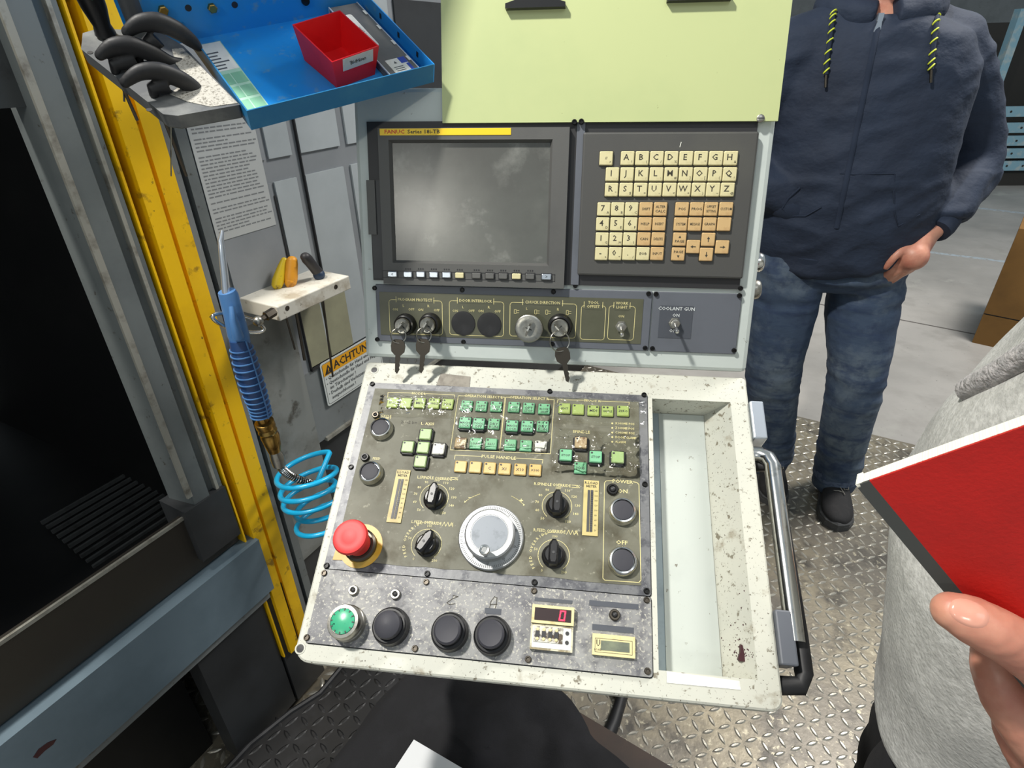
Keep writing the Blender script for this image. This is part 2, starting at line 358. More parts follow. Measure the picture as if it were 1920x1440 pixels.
def rrect(w, h, r, n=4, cx=0, cy=0):
    p = []
    for (sx, sy, a0) in ((1, 1, 0), (-1, 1, 90), (-1, -1, 180), (1, -1, 270)):
        for i in range(n + 1):
            a = math.radians(a0 + 90 * i / n); p.append((cx + sx * (w / 2 - r) + r * math.cos(a), cy + sy * (h / 2 - r) + r * math.sin(a)))
    return p
def circ(r, n=32, cx=0, cy=0): return [(cx + r * math.cos(2 * PI * i / n), cy + r * math.sin(2 * PI * i / n)) for i in range(n)]
def modified(me_obj, mods):
    """evaluate modifiers on a temporary object and return the resulting mesh"""
    o = bpy.data.objects.new('tmp', me_obj); COL.objects.link(o)
    for fn in mods: fn(o)
    dg = bpy.context.evaluated_depsgraph_get(); me = bpy.data.meshes.new_from_object(o.evaluated_get(dg)); bpy.data.objects.remove(o)
    return me

# ------------------------------------------------------------------ the hall floor, far wall, racks
fl = MB(); fl.box(-3, 9, -2.5, 9.5, -.05, 0); floor = fl.build('floor', ['concrete'], kind='structure')
def strip(a, b, wd, z=.0015, name='floor_line', m='joint'):
    a = Vector(a[:2]); b = Vector(b[:2]); d = (b - a).normalized(); n = Vector((-d.y, d.x)) * wd / 2
    s = MB(); s.prism([tuple(a - n), tuple(b - n), tuple(b + n), tuple(a + n)], 0, z); return s.build(name, [m], floor)
a = on_z(1560, 575); b = on_z(1820, 625); d = (b - a); strip(a - d * 3, b + d * 2, .012, .0012, 'floor_joint')
a = on_z(1800, 480); b = on_z(1880, 490); d = (b - a); strip(a - d * 6, b + d * 4, .05, .001, 'painted_line', 'line_blue')
a = on_z(1815, 388); b = on_z(1920, 400); d = (b - a); strip(a - d * 6, b + d * 4, .07, .001, 'painted_line', 'line_blue')
wl = MB(); wl.box(-3, 9, 9.4, 9.5, 0, 4.5); wl.build('wall_back', ['m_grey'], kind='structure')
# steel racking at the far right
ra = on_z(1850, 347); rdir = Vector((1, -.06, 0)).normalized()
RK = frame(Vector((ra.x - 1.6, ra.y + .1, 0)), rdir, ZZ)
rk = thing('storage_rack', 'pale blue perforated steel racking standing far behind the person in navy', 'rack', RK)
for k in range(4):
    g = MB(); g.box(-.03 + k * 1.3, .05 + k * 1.3, 0, 1.7, -.05, .05); g.build('upright', ['rack'], rk, RK)
for k, z in enumerate((.17, .30, .43, .56, .72)):
    g = MB(); g.box(.05, 3.87, z, z + .1, .05, .09)
    for i in range(22): g.lathe([(.012, .0), (.012, .002)], 8, Matrix.Translation((.15 + i * .17, z + .05, .0905)), 1)
    g.build('beam', ['rack', 'rack_dark'], rk, RK)
g = MB(); g.box(0, 3.9, .0, .14, -.6, .04); g.build('kickboard', ['rack_dark'], rk, RK)
g = MB(); g.box(0, 3.9, .15, 1.6, -.62, -.58); g.build('back_panel', ['rack_dark'], rk, RK)
# cardboard box standing on the floor behind the grey sweater
c0 = on_z(1822, 642)
BX = frame(c0, Vector((.75, -.66, 0)), Vector((0, 0, 1)))
cb = thing('cardboard_box', 'tall brown cardboard box standing on the concrete behind the grey fleece', 'box', BX)
g = MB(); g.box(0, .6, 0, .165, -.5, 0); g.build('lower_carton', ['cardboard'], cb, BX)
g = MB(); g.box(0, .6, .172, .62, -.5, 0); g.build('upper_carton', ['cardboard'], cb, BX)
g = MB(); g.box(.004, .596, .165, .172, -.496, -.004); g.build('seam', ['rack_dark'], cb, BX)

# tread plate with raised lens lugs
e1 = on_z(1483, 779); e2 = on_z(1729, 839)
ex = Vector((e2.x - e1.x, e2.y - e1.y, 0)).normalized()
TP = frame(Vector((e1.x, e1.y, .004)), ex, Vector((0, 0, 1)).cross(ex))
ti = TP.inverted()
g = MB(); g.box(-2.4, 1.6, -2.6, 0, -.0035, .0); tread = g.build('tread_plate', ['tread'], None, TP, kind='structure')
def lug_mesh():
    g = MB(); L, W_, H = .0165, .0052, .0017
    out = [(-L, 0), (-L * .55, -W_ * .75), (0, -W_), (L * .55, -W_ * .75), (L, 0), (L * .55, W_ * .75), (0, W_), (-L * .55, W_ * .75)]
    v = [(x, y, 0) for x, y in out] + [(x * .6, y * .45, H) for x, y in out]
    f = [(i, (i + 1) % 8, 8 + (i + 1) % 8, 8 + i) for i in range(8)] + [tuple(range(8, 16))]
    return v, f
lv, lf = lug_mesh()
P_ = .031; lugs = []
i0 = 0
for i in range(-77, 52):
    for j in range(0, 83):
        x = i * P_; y = -.02 - j * P_; wp = TP @ Vector((x, y, 0))
        q = wp - CAM; zc = q.dot(fw)
        zz_ = max(zc, .05); px = 960 + F * q.dot(RT) / zz_; py = 720 - F * q.dot(UP) / zz_
        if zc < .1: px = py = -999
        if True:
            lugs.append((zc, x, y, (i + j) % 2, px, py))
def vis(px, py):
    return 740 < py < 1440 and px < 1920 and (px > 1480 + (py - 760) * .02 or (1170 < px < 1490 and py > 1315)) and not (px > 1655 + max(0, 1130 - py) * .45)
near = sorted([l for l in lugs if vis(l[4], l[5])])[:300]; ns = set(near)
g = MB(); g.add(lv, lf); lugme = g.mesh('tread_lug', ['lug'])
for l in near:
    link('tread_lug', lugme, tread, TP @ Matrix.Translation((l[1], l[2], 0)) @ Matrix.Rotation(math.radians(45 if l[3] else -45), 4, 'Z'))
g = MB()
for l in lugs:
    if l in ns: continue
    g.add(lv, lf, Matrix.Translation((l[1], l[2], 0)) @ Matrix.Rotation(math.radians(45 if l[3] else -45), 4, 'Z'))
g.build('tread_lugs', ['lug'], tread, TP, kind='stuff')

# ------------------------------------------------------------------ the machine on the left
mc = thing('turning_machine', 'large grey and yellow machine tool enclosure with dark open working space left of the console', 'machine', MM)
def mbox(name, m, s0, s1, z0, z1, h0, h1, **kw):
    g = MB(); g.box(s0, s1, z0, z1, h0, h1); return g.build(name, [m] if isinstance(m, str) else m, mc, MM, **kw)
# cavity behind the opening
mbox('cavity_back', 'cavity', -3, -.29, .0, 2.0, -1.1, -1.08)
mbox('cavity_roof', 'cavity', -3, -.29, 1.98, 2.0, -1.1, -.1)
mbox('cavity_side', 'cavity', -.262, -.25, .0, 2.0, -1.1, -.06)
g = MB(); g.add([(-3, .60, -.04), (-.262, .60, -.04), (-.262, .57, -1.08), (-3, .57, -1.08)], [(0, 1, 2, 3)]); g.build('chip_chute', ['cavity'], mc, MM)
for k in range(10):
    h = -.165 - k * .024; g = MB()
    g.box(-.452 + k * .002, -.285 + k * .012, .598, .606, h - .005, h); g.build('way_slat', ['sheet_in'], mc, MM)
g = MB(); g.lathe([(.0, 0), (.17, 0), (.17, .22), (.12, .24), (.12, .34), (.0, .34)], 40, Matrix.Translation((-.95, 1.05, -.8)) @ Matrix.Rotation(PI / 2, 4, 'Y')); g.build('chuck', ['m_dark'], mc, MM, 30)
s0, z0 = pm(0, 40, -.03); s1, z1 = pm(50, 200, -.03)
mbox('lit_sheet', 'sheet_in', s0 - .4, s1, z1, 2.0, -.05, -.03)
# frame post
g = MB(); g.prism([(-.332, -.06), (-.322, 0), (-.292, 0), (-.288, -.012), (-.272, -.012), (-.272, -.004), (-.262, -.004), (-.262, -.06)], .71, 2.0, Matrix(((1, 0, 0, 0), (0, 0, 1, 0), (0, 1, 0, 0), (0, 0, 0, 1))))
g.build('frame_post', ['m_post'], mc, MM)
mbox('post_edge', 'm_bright', -.330, -.3205, .74, 2.0, -.004, .0015)  # lit edge of the post, painted as a brighter strip
mbox('post_trim', 'm_bright', -.2755, -.270, .72, 2.0, -.012, -.0015)
mbox('post_foot', 'm_dark', -.345, -.262, .60, .72, -.07, .004)
mbox('thin_guide', 'm_yellow', -.2565, -.253, .2, 2.0, -.03, -.001)
mbox('guide_gap', 'edge_dark', -.262, -.2, .2, 2.0, -.07, -.035)
for (a, b, h0, h1) in ((-.241, -.216, -.03, .006), (-.216, -.207, -.03, -.006), (-.207, -.180, -.03, .002)):
    mbox('yellow_guide_rail', 'm_yellow', a, b, .2, 2.0, h0, h1)
mbox('post_right', 'm_grey', -.178, -.166, .2, 2.0, -.04, -.004)
mbox('post_groove', 'm_dark', -.166, -.155, .2, 2.0, -.05, -.03)
mbox('post_right', 'm_post', -.155, -.137, .2, 2.0, -.04, -.006)
# sill, blue rail, skirt
mbox('sill', 'sill', -3, -.262, .574, .703, -.022, -.012)
mbox('sill_shelf', 'cavity', -3, -.262, .57, .60, -.2, -.05)
mbox('sill_edge', 'm_bright', -3, -.275, .699, .7055, -.0125, -.008)  # lit line along the sill top, put into the colour
mbox('blue_rail', 'm_blue', -3, -.238, .425, .568, -.06, .016)
mbox('rail_lip', 'm_grey', -3, -.245, .398, .421, -.06, .004)
mbox('skirt_panel', 'm_dark', -.42, -.26, .03, .396, -.06, -.008)
mbox('skirt_panel', 'm_dark', -.255, -.165, .03, .40, -.06, -.004)
mbox('toe_space', 'cavity', -3, -.42, .0, .396, -.14, -.12)  # dark sheet carries the shade of the recess below the rail
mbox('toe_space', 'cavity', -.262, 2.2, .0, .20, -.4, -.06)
g = MB(); q = [pm(*p, .0165) for p in ((62, 1420), (72, 1405), (90, 1392), (106, 1386), (100, 1396), (84, 1408), (70, 1422))]
g.prism(q, .0161, .0166); g.build('paint_mark', ['stain'], mc, MM)
# sliding door with light panels and grey bands
mbox('door_body', 'door_grey', -.137, 2.2, .69, 2.0, -.05, -.012)
vb = [-.130, .004, .079, .205, .40, .62, .95, 1.4, 2.1]
hb = [(1.262, 1.52), (.845, 1.222), (1.56, 1.95)]
for i in range(len(vb) - 1):
    for (za, zb) in hb:
        a = vb[i] + .004; b = vb[i + 1] - (.004 if i == 0 else .018)
        if i == 0: mt = 'door_grey'
        elif i < 3: mt = 'door_light'
        else: mt = 'door_light' if (i % 2) else 'm_dark'
        if i == 0 and za < 1: za = .99
        g = MB(); g.box(a, b, za, zb, -.014, -.008); g.build('door_panel', [mt], mc, MM)
for (a, b, z0, z1) in ((.002, .055, .845, .985), (.062, .13, .845, 1.0)):
    g = MB(); g.box(a, b, z0, z1, -.009, -.006); g.build('window_pane', ['door_olive'], mc, MM)
for (a, b, z0, z1) in ((.0, .135, .835, .842), (.0, .003, .835, 1.2), (.0785, .0805, 1.0, 1.5), (.135, .29, .80, .807)):
    mbox('door_seam', 'edge_dark', a, b, z0, z1, -.012, -.0062)
mbox('door_bottom', 'door_low', -.137, -.02, .40, 1.0, -.05, -.009)
mbox('door_bottom', 'm_grey', -.02, 2.2, .66, .835, -.05, -.0105)
mbox('door_bottom', 'm_dark', -.137, 2.2, .2, .655, -.06, -.02)
mbox('door_rail', 'm_bright', -.0, 2.2, .655, .664, -.03, -.004)
# notice paper and warning sign on the door
q = [pm(*p, -.006) for p in ((355, 245), (483, 225), (525, 413), (425, 455))]
PW = .125; pz1 = 1.335; pz0 = 1.15
g = MB(); g.box(-.134, -.009, pz0, pz1, -.0078, -.0068)
rnd = random.Random(3)
z = pz1 - .012
while z > pz0 + .012:
    x = -.128; lim = -.128 + rnd.choice([.11, .11, .10, .06, .085])
    if rnd.random() < .16: z -= .004
    while x < lim:
        wl_ = rnd.uniform(.004, .014); g.add([(x, z, -.0066), (x + wl_, z, -.0066), (x + wl_, z + .0021, -.0066), (x, z + .0021, -.0066)], [(0, 1, 2, 3)], None, 1); x += wl_ + .0022
    z -= .0056
g.build('notice_paper', ['paper', 'ink_soft'], mc, MM)
g = MB(); SX0 = .022; SX1 = .215; SZ1 = .842; SZ0 = .735
g.prism(rrect(SX1 - SX0, SZ1 - SZ0, .006, 4, (SX0 + SX1) / 2, (SZ0 + SZ1) / 2), -.0062, -.0048)
g.line(rrect(SX1 - SX0 - .008, SZ1 - SZ0 - .008, .004, 3, (SX0 + SX1) / 2, (SZ0 + SZ1) / 2), .001, -.0046, None, 2, True)
g.box(SX0 + .005, SX1 - .005, SZ1 - .033, SZ1 - .005, -.0048, -.0044, None, 1)
g.add([(SX0 + .008, SZ1 - .031, -.0042), (SX0 + .033, SZ1 - .031, -.0042), (SX0 + .0205, SZ1 - .009, -.0042)], [(0, 1, 2)], None, 2)
g.text('!', .016, SX0 + .0205, SZ1 - .023, -.004, None, 1, bold=.03)
g.text('ACHTUNG', .026, SX0 + .037, SZ1 - .0195, -.0042, None, 2, align='LEFT', sx=1.03, bold=.02)
for i, (t, x) in enumerate((('• Quetschstelle für Hand und Finger !', 0), ('• Quetschstelle für Hand und Finger', 0), ('im Türscharnier !', .008), ('• Deshalb sind Verletzungen', 0), ('ausgeschlossen !', .008))):
    g.text(t, .0118, SX0 + .008 + x, SZ1 - .041 - i * .0125, -.0042, None, 3, align='LEFT', bold=.01)
g.build('warning_sign', ['sign_white', 'sign_orange', 'sign_ink', 'ink_grey'], mc, MM, label='ACHTUNG warning sticker with orange header')
# black treadplate step at the machine foot
q0 = on_z(430, 1438, .12); 
pts = [on_z(*p, .10) for p in ((400, 1470), (470, 1395), (545, 1335), (600, 1300), (650, 1240), (900, 1262), (800, 1560), (430, 1620))]
g = MB(); g.prism([(p.x, p.y) for p in pts], 0, .10, ch=0)
st = thing('foot_step', 'black oily treadplate step on the floor below the bottom left corner of the console', 'step', Matrix.Translation((0, 0, 0)))
g.build('step_plate', ['mat_black'], st)
g = MB()
for i in range(60):
    for j in range(40):
        x = -1.0 + i * .03; y = .2 + j * .03; 
        # inside polygon test
        ins = False; n_ = len(pts)
        for a in range(n_):
            b = (a + 1) % n_
            if (pts[a].y > y) != (pts[b].y > y) and x < (pts[b].x - pts[a].x) * (y - pts[a].y) / (pts[b].y - pts[a].y) + pts[a].x: ins = not ins
        if ins: g.add(lv, lf, Matrix.Translation((x, y, .10)) @ Matrix.Rotation(math.radians(45 if (i + j) % 2 else -45), 4, 'Z'))
g.build('tread_lugs', ['mat_black'], st, kind='stuff')
g = MB(); g.tube([(p.x, p.y, .1) for p in pts[:5]], .007, 8); g.build('step_edge', ['black_soft'], st)

# ------------------------------------------------------------------ the control console
cons = thing('control_console', 'cream machine tool control console with monitor, letter keys and worn button panel', 'console', MU)
W_ = .5205
def hex_screw(px, py, fn, Mx, h, r=.0033, m='screw', name='screw'):
    x, y = fn(px, py, h)
    g = MB(); g.lathe([(r * 1.05, 0), (r, .0018), (r * .82, .0026), (r * .62, .0026), (r * .5, .0012), (0.0001, .0012)], 14)
    return g.build(name, [m], cons, Tm(Mx, x, y, h), 40)
# upper housing
def bev(wd, seg=2):
    def f(o):
        b = o.modifiers.new('b', 'BEVEL'); b.width = wd; b.segments = seg; b.limit_method = 'ANGLE'
    return f
g = MB(); g.box(-.004, W_, .006, .357, -.17, 0)
me = modified(g.mesh('u', ['housing_up']), [bev(.006)]); link('upper_housing', me, cons, MU)
# base recess plate behind monitor and keys
x0, y1 = pu(679, 229); x1, y0 = pu(1382, 666)
g = MB(); g.box(.0145, .4985, .1155, .3165, 0, .0035); g.build('face_frame', ['edge_dark'], cons, MU)
g = MB(); g.box(.0165, .039, .118, .245, .0035, .006); g.build('side_cover', ['bezel_dark'], cons, MU)
g = MB(); a = pu(690, 338, .007); b = pu(707, 440, .007); g.box(a[0] - .002, b[0], b[1], a[1], .0035, .0085); sl = g.build('card_slot', ['bezel'], cons, MU)
# monitor bezel with opening
bx0, by1 = pu(712, 240, .012); bx1, by0 = pu(1060, 541, .012); bx1 = pu(1066, 300, .012)[0]
sx0, sy1 = pu(728, 262, .012); sx1, sy0 = pu(1029, 499, .012)
bx0 -= .003
g = MB()
def ringplate(g, o, i, z0, z1, zi, mi=0):
    (a0, b0, a1, b1), (c0, d0, c1, d1) = o, i
    O = [(a0, b0), (a1, b0), (a1, b1), (a0, b1)]; I = [(c0, d0), (c1, d0), (c1, d1), (c0, d1)]
    k = .0035; I2 = [(c0 + k, d0 + k), (c1 - k, d0 + k), (c1 - k, d1 - k), (c0 + k, d1 - k)]
    v = [(x, y, z0) for x, y in O] + [(x, y, z1) for x, y in O] + [(x, y, z1) for x, y in I] + [(x, y, zi) for x, y in I2]
    f = []
    for q in range(4):
        r = (q + 1) % 4; f += [(q, r, 4 + r, 4 + q), (4 + q, 4 + r, 8 + r, 8 + q), (8 + q, 8 + r, 12 + r, 12 + q)]
    g.add(v, f, None, mi)
ringplate(g, (bx0, by0, bx1, by1), (sx0, sy0, sx1, sy1), .0035, .012, .005)
monitor = g.build('monitor_bezel', ['bezel'], cons, MU)
g = MB(); g.box(sx0 + .001, sx1 - .001, sy0 + .001, sy1 - .001, .0036, .0056); g.build('screen', ['screen'], monitor, MU)
g = MB(); a = pu(712, 243, .012); b = pu(958, 253, .012); yl0 = b[1]; yl1 = pu(958, 240, .012)[1]
g.box(a[0], b[0], yl0, yl1, .012, .0126)
mid = (yl0 + yl1) / 2; hgt = .0064
g.text('FANUC', hgt, a[0] + .006, mid, .0128, None, 1, align='LEFT', sx=1.25, bold=.02)
g.text('Series 18i-TB', hgt, pu(764, 246, .012)[0], mid, .0128, None, 2, align='LEFT', sx=1.22, bold=.015)
g.build('name_strip', ['yellow_label', 'red_ink', 'ink'], monitor, MU)
a = pu(717, 506, .012); b = pu(1040, 528, .012)
g = MB(); g.line([(a[0], a[1] - .001), (b[0], a[1] - .001), (b[0], b[1]), (a[0], b[1])], .0009, .0122, None, 0, True); g.build('softkey_frame', ['edge_dark'], monitor, MU)
for k, (cx, cy) in enumerate(((273, 1275), (377, 1277), (463, 1277), (551, 1279), (638, 1281), (726, 1283), (840, 1285), (930, 1287), (1020, 1288), (1110, 1289), (1202, 1290), (1312, 1293))):
    x, y = pu(*cS(cx, cy), .014)
    g = MB(); ww = .0115 if 0 < k < 11 else .0125
    g.prism(rrect(ww + .002, .0094, .001, 2), 0, .0008, None, 1)
    g.prism(rrect(ww, .0072, .001, 2), .0008, .0036, None, 0, .0008)
    if k in (0, 11): g.text('<' if k == 0 else '>', .006, 0, 0, .0038, None, 1)
    else:
        for q in range(3): g.box(-.004 + q * .003, -.0022 + q * .003, .0062, .0082, 0, .0002, None, 1)
    g.build('softkey', ['key_cream' if k in (5, 9) else ('case' if k in (6, 7, 8, 10) else 'alu'), 'edge_dark'], monitor, Tm(MU, x, y, .012))
# channel between monitor and keyboard
g = MB(); a = pu(1071, 240, .004); b = pu(1085, 540, .004); g.box(b[0] - .0105, b[0] - .0005, .1165, .316, .0035, .006); g.build('channel', ['frame_grey'], cons, MU)
for p in ((1077, 229), (1090, 228)): hex_screw(*p, pu, MU, .009)
# keyboard panel
a = pu(*cK(148, 130), .010); b = pu(*cK(1640, 110), .010); c = pu(*cK(1500, 1360), .010); d = pu(*cK(105, 1335), .010)
kx0 = (a[0] + d[0]) / 2; kx1 = (b[0] + c[0]) / 2; ky1 = (a[1] + b[1]) / 2; ky0 = (c[1] + d[1]) / 2
g = MB(); g.box(kx0, kx1, ky0, ky1, .0035, .010)
me = modified(g.mesh('k', ['kbd']), [bev(.0025)]); kbd = link('keyboard_panel', me, cons, MU)
g = MB(); g.box(-.0004, .0004, -.003, .003, 0, .0003); g.build('scratch', ['white'], kbd, Tm(MU, *pu(1276, 271, .010), .010, -.2))
KR = []
def row(xs, y, legs, subs=None, m='key_cream', wide=False):
    for i, x in enumerate(xs): KR.append((x, y, legs[i], subs[i] if subs else '', m if isinstance(m, str) else m[i]))
KR.append((345, 345, '//', 'r', 'key_cream'))
row((525, 649, 772, 895, 1020, 1145, 1272, 1397), 344, 'ABCDEFGH', '?(/%.*\'&')
row([397 + i * 124 for i in range(9)], 480, 'IJKLMNOPQ', ',.;:#][{!')
row([390 + i * 122.5 for i in range(9)], 610, 'RSTUVWXYZ', '"$=-<+)~@')
row((325, 442, 560, 681, 803), 774, ('7', '8', '9', 'SHIFT', 'ALTER\nCALC'), ('A', 'B', 'C', '', ''), ['key_cream'] * 3 + ['key_tan'] * 2)
row((315, 435, 552, 672, 792), 900, ('4', '5', '6', 'HELP', 'INSERT'), ('D', 'E', 'F', '', ''), ['key_cream'] * 3 + ['key_tan'] * 2)
row((310, 427, 543, 663, 783), 1027, ('1', '2', '3', 'CAN', 'DELETE'), ('G', 'H', 'I', '', ''), ['key_cream'] * 3 + ['key_tan'] * 2)
row((305, 421, 537, 655, 775), 1151, ('-', '0', '.', 'EOB', 'INPUT'), ('+', '*', '/', '', ''), ['key_cream'] * 4 + ['key_tan'])
row((985, 1109, 1230, 1357), 774, ('POS', 'PROG', 'OFFSET\nSETTING', 'CUSTOM'), None, 'key_tan')
row((973, 1093, 1217, 1341), 902, ('SYSTEM', 'MESSAGE', 'GRAPH', ''), None, 'key_tan')
KR += [(965, 1029, '↑\nPAGE', '', 'key_tan'), (953, 1154, 'PAGE\n↓', '', 'key_tan'), (1207, 1031, '↑', '', 'key_tan'), (1080, 1092, '←', '', 'key_tan'), (1325, 1095, '→', '', 'key_tan'), (1190, 1157, '↓', '', 'key_tan')]
for (cx, cy, t, sub, m) in KR:
    x, y = pu(*cK(cx, cy), .0135)
    g = MB(); S = .0162
    g.prism(rrect(S + .0016, S + .0016, .001, 2), 0, .0007, None, 1)
    g.prism(rrect(S, S, .0012, 2), .0006, .0036, None, 0, .0009)
    lines = t.split('\n')
    if len(t) == 1 and t not in '←→↑↓': g.text(t, .0098, -.0015, .0008, .0038, None, 1, bold=.012)
    elif t in ('←', '→', '↑', '↓'):
        an = {'←': PI, '→': 0, '↑': PI / 2, '↓': -PI / 2}[t]; A = Matrix.Rotation(an, 4, 'Z')
        g.add([(-.003, -.0005, .0038), (.001, -.0005, .0038), (.001, .0005, .0038), (-.003, .0005, .0038)], [(0, 1, 2, 3)], A, 1)
        g.add([(.0006, -.0018, .0038), (.0036, 0, .0038), (.0006, .0018, .0038)], [(0, 1, 2)], A, 1)
    else:
        for i, L_ in enumerate(lines):
            yy = (len(lines) - 1) * .0026 - i * .0052
            if L_ in ('↑', '↓'):
                sg = 1 if L_ == '↑' else -1; g.add([(-.0016, yy - .001 * sg, .0038), (.0016, yy - .001 * sg, .0038), (0, yy + .002 * sg, .0038)], [(0, 1, 2)], None, 1)
            elif L_: g.text(L_, .0044, 0, yy, .0038, None, 1, bold=.012, sx=min(1.1, 4.6 / max(len(L_), 1)))
    if sub: g.text(sub, .0045, .0052, -.0042, .0038, None, 1)
    g.build('key', [m, 'ink'], kbd, Tm(MU, x, y, .010))

# switch strip below
a0 = pu(700, 533, .003); a1 = pu(1390, 549, .003); a2 = pu(1382, 664, .003); a3 = pu(704, 640, .003)
sx_ = pu(1221, 600, .003)[0]; yt = (a0[1] + a1[1]) / 2 - .0005; yb = (a2[1] + a3[1]) / 2
for (u0, u1, nm) in ((.0165, sx_ - .0006, 'switch_plate'), (sx_ + .0006, (a1[0] + a2[0]) / 2, 'coolant_plate')):
    g = MB(); g.box(u0, u1, yb, yt, 0, .003); o = modified(g.mesh('p', ['frame_grey']), [bev(.001, 1)])
    pl_o = link(nm, o, cons, MU)
    if nm == 'switch_plate': swp = pl_o
    else: clp = pl_o
o0 = pu(*cA(55, 100), .0032); o1 = pu(*cA(1322, 125), .0032); o2 = pu(*cA(1310, 341), .0032); o3 = pu(*cA(62, 305), .0032)
ox0 = (o0[0] + o3[0]) / 2; ox1 = (o1[0] + o2[0]) / 2; oy1 = (o0[1] + o1[1]) / 2; oy0 = (o2[1] + o3[1]) / 2
g = MB(); g.box(ox0, ox1, oy0, oy1, .003, .0036)
Zt = .0038
def outline(pa, pb, gap, r=.004):
    xa, ya = pu(*cA(*pa), Zt); xb, yb_ = pu(*cA(*pb), Zt)
    cx, cy = (xa + xb) / 2, (ya + yb_) / 2; w2, h2 = abs(xb - xa), abs(ya - yb_)
    g.line(rrect(w2, h2, r, 4, cx, cy), .0008, Zt, None, 1, True)
    return cx, max(ya, yb_), w2
def title(px, py, lines, size=.0052, sx=1.0, box=True):
    x, y = pu(*cA(px, py), Zt); wmax = max(len(l) for l in lines) * size * .62 * sx + .003
    if box: g.box(x - wmax / 2, x + wmax / 2, y - len(lines) * size * .62, y + len(lines) * size * .62, Zt, Zt + .0001, None, 0)
    for i, l in enumerate(lines): g.text(l, size, x, y + (len(lines) - 1) * size * .5 - i * size, Zt + .0002, None, 1, sx=sx, bold=.012)
    if box:
        for s_ in (-1, 1): g.box(x + s_ * (wmax / 2 + .001) - .0004, x + s_ * (wmax / 2 + .001) + .0004, y - .004, y + .004, Zt, Zt + .0001, None, 1)
outline((100, 132), (358, 303), 0); outline((390, 137), (650, 310), 0); outline((682, 145), (995, 318), 0); outline((1025, 160), (1133, 327), 0); outline((1158, 162), (1273, 328), 0)
title(225, 134, ['PROGRAM PROTECT']); title(516, 139, ['DOOR INTERLOCK']); title(838, 147, ['CHUCK DIRECTION']); title(1082, 157, ['TOOL', 'OFFSET']); title(1219, 160, ['WORK', 'LIGHT'])
for (x_, y_, t) in ((131, 180, 'ON'), (208, 180, 'OFF'), (253, 182, 'ON'), (330, 184, 'OFF'), (170, 162, 'L'), (290, 164, 'R'), (419, 187, 'ON'), (497, 187, 'OFF'), (542, 188, 'ON'), (622, 190, 'OFF'), (456, 169, 'L'), (580, 170, 'R'), (762, 176, 'L'), (912, 180, 'R'), (1216, 213, 'ON')):
    x, y = pu(*cA(x_, y_), Zt); g.text(t, .0048, x, y, Zt + .0002, None, 1, bold=.012)
for (x_, y_) in ((712, 190), (810, 192), (863, 193), (962, 195)):
    x, y = pu(*cA(x_, y_), Zt); s_ = .0028
    g.line([(x - s_, y + s_), (x, y + s_), (x, y - s_), (x - s_, y - s_)], .0006, Zt + .0002, None, 1, True); g.line([(x + .001, y + .0015), (x + .0035, y + .0015)], .0006, Zt + .0002, None, 1); g.line([(x + .001, y - .0015), (x + .0035, y - .0015)], .0006, Zt + .0002, None, 1)
g.build('legend_film', ['olive', 'legend'], swp, MU)
for p in ((32, 77), (452, 86), (890, 95), (995, 66), (1347, 104), (45, 323), (458, 335), (885, 346), (1330, 365)): hex_screw(*cA(*p), pu, MU, .003, .0031)
for p in ((1383, 106), (1788, 78), (1783, 113), (1757, 376), (1365, 367)): hex_screw(*cA(*p), pu, MU, .003, .0031)
# coolant label
a = pu(*cA(1403, 160), .0032); b = pu(*cA(1548, 320), .0032)
g = MB(); g.box(a[0], b[0], b[1], a[1], .003, .0035); cxm = (a[0] + b[0]) / 2
g.text('COOLANT GUN', .0062, cxm, a[1] - .004, .0037, None, 1, bold=.015, sx=1.02); g.text('ON', .0058, cxm, a[1] - .0125, .0037, None, 1, bold=.01); g.text('OFF', .0058, cxm - .002, b[1] + .0095, .0037, None, 1, bold=.01)
g.build('legend_film', ['tape', 'legend_w'], clp, MU)
def rot_to(Mx, x, y, z, tilt_x=0, tilt_y=0): return Tm(Mx, x, y, z) @ Matrix.Rotation(tilt_x, 4, 'X') @ Matrix.Rotation(tilt_y, 4, 'Y')
def toggle(px, py, par):
    x, y = pu(*cA(px, py), .006)
    g = MB(); g.prism(circ(.0078, 6), 0, .004, None, 0, .001); g.lathe([(.0058, .003), (.0056, .0085), (.004, .009)], 16)
    t = g.build('toggle_switch', ['steel'], cons, Tm(MU, x, y, .003), 30)
    g = MB(); g.lathe([(.0016, 0), (.002, .012), (.0028, .020), (.0026, .0225), (.001, .0235)], 14); g.build('lever', ['chrome'], t, rot_to(MU, x, y, .010, math.radians(18)), 40)
toggle(1215, 262, cons); toggle(1472, 246, cons)
for (px, py) in ((457, 247), (582, 253)):
    x, y = pu(*cA(px, py), .004); g = MB(); g.lathe([(.0168, 0), (.0164, .0012), (.013, .0016), (.0, .001)], 36); g.build('blanking_cap', ['black_soft'], cons, Tm(MU, x, y, .0036), 40)
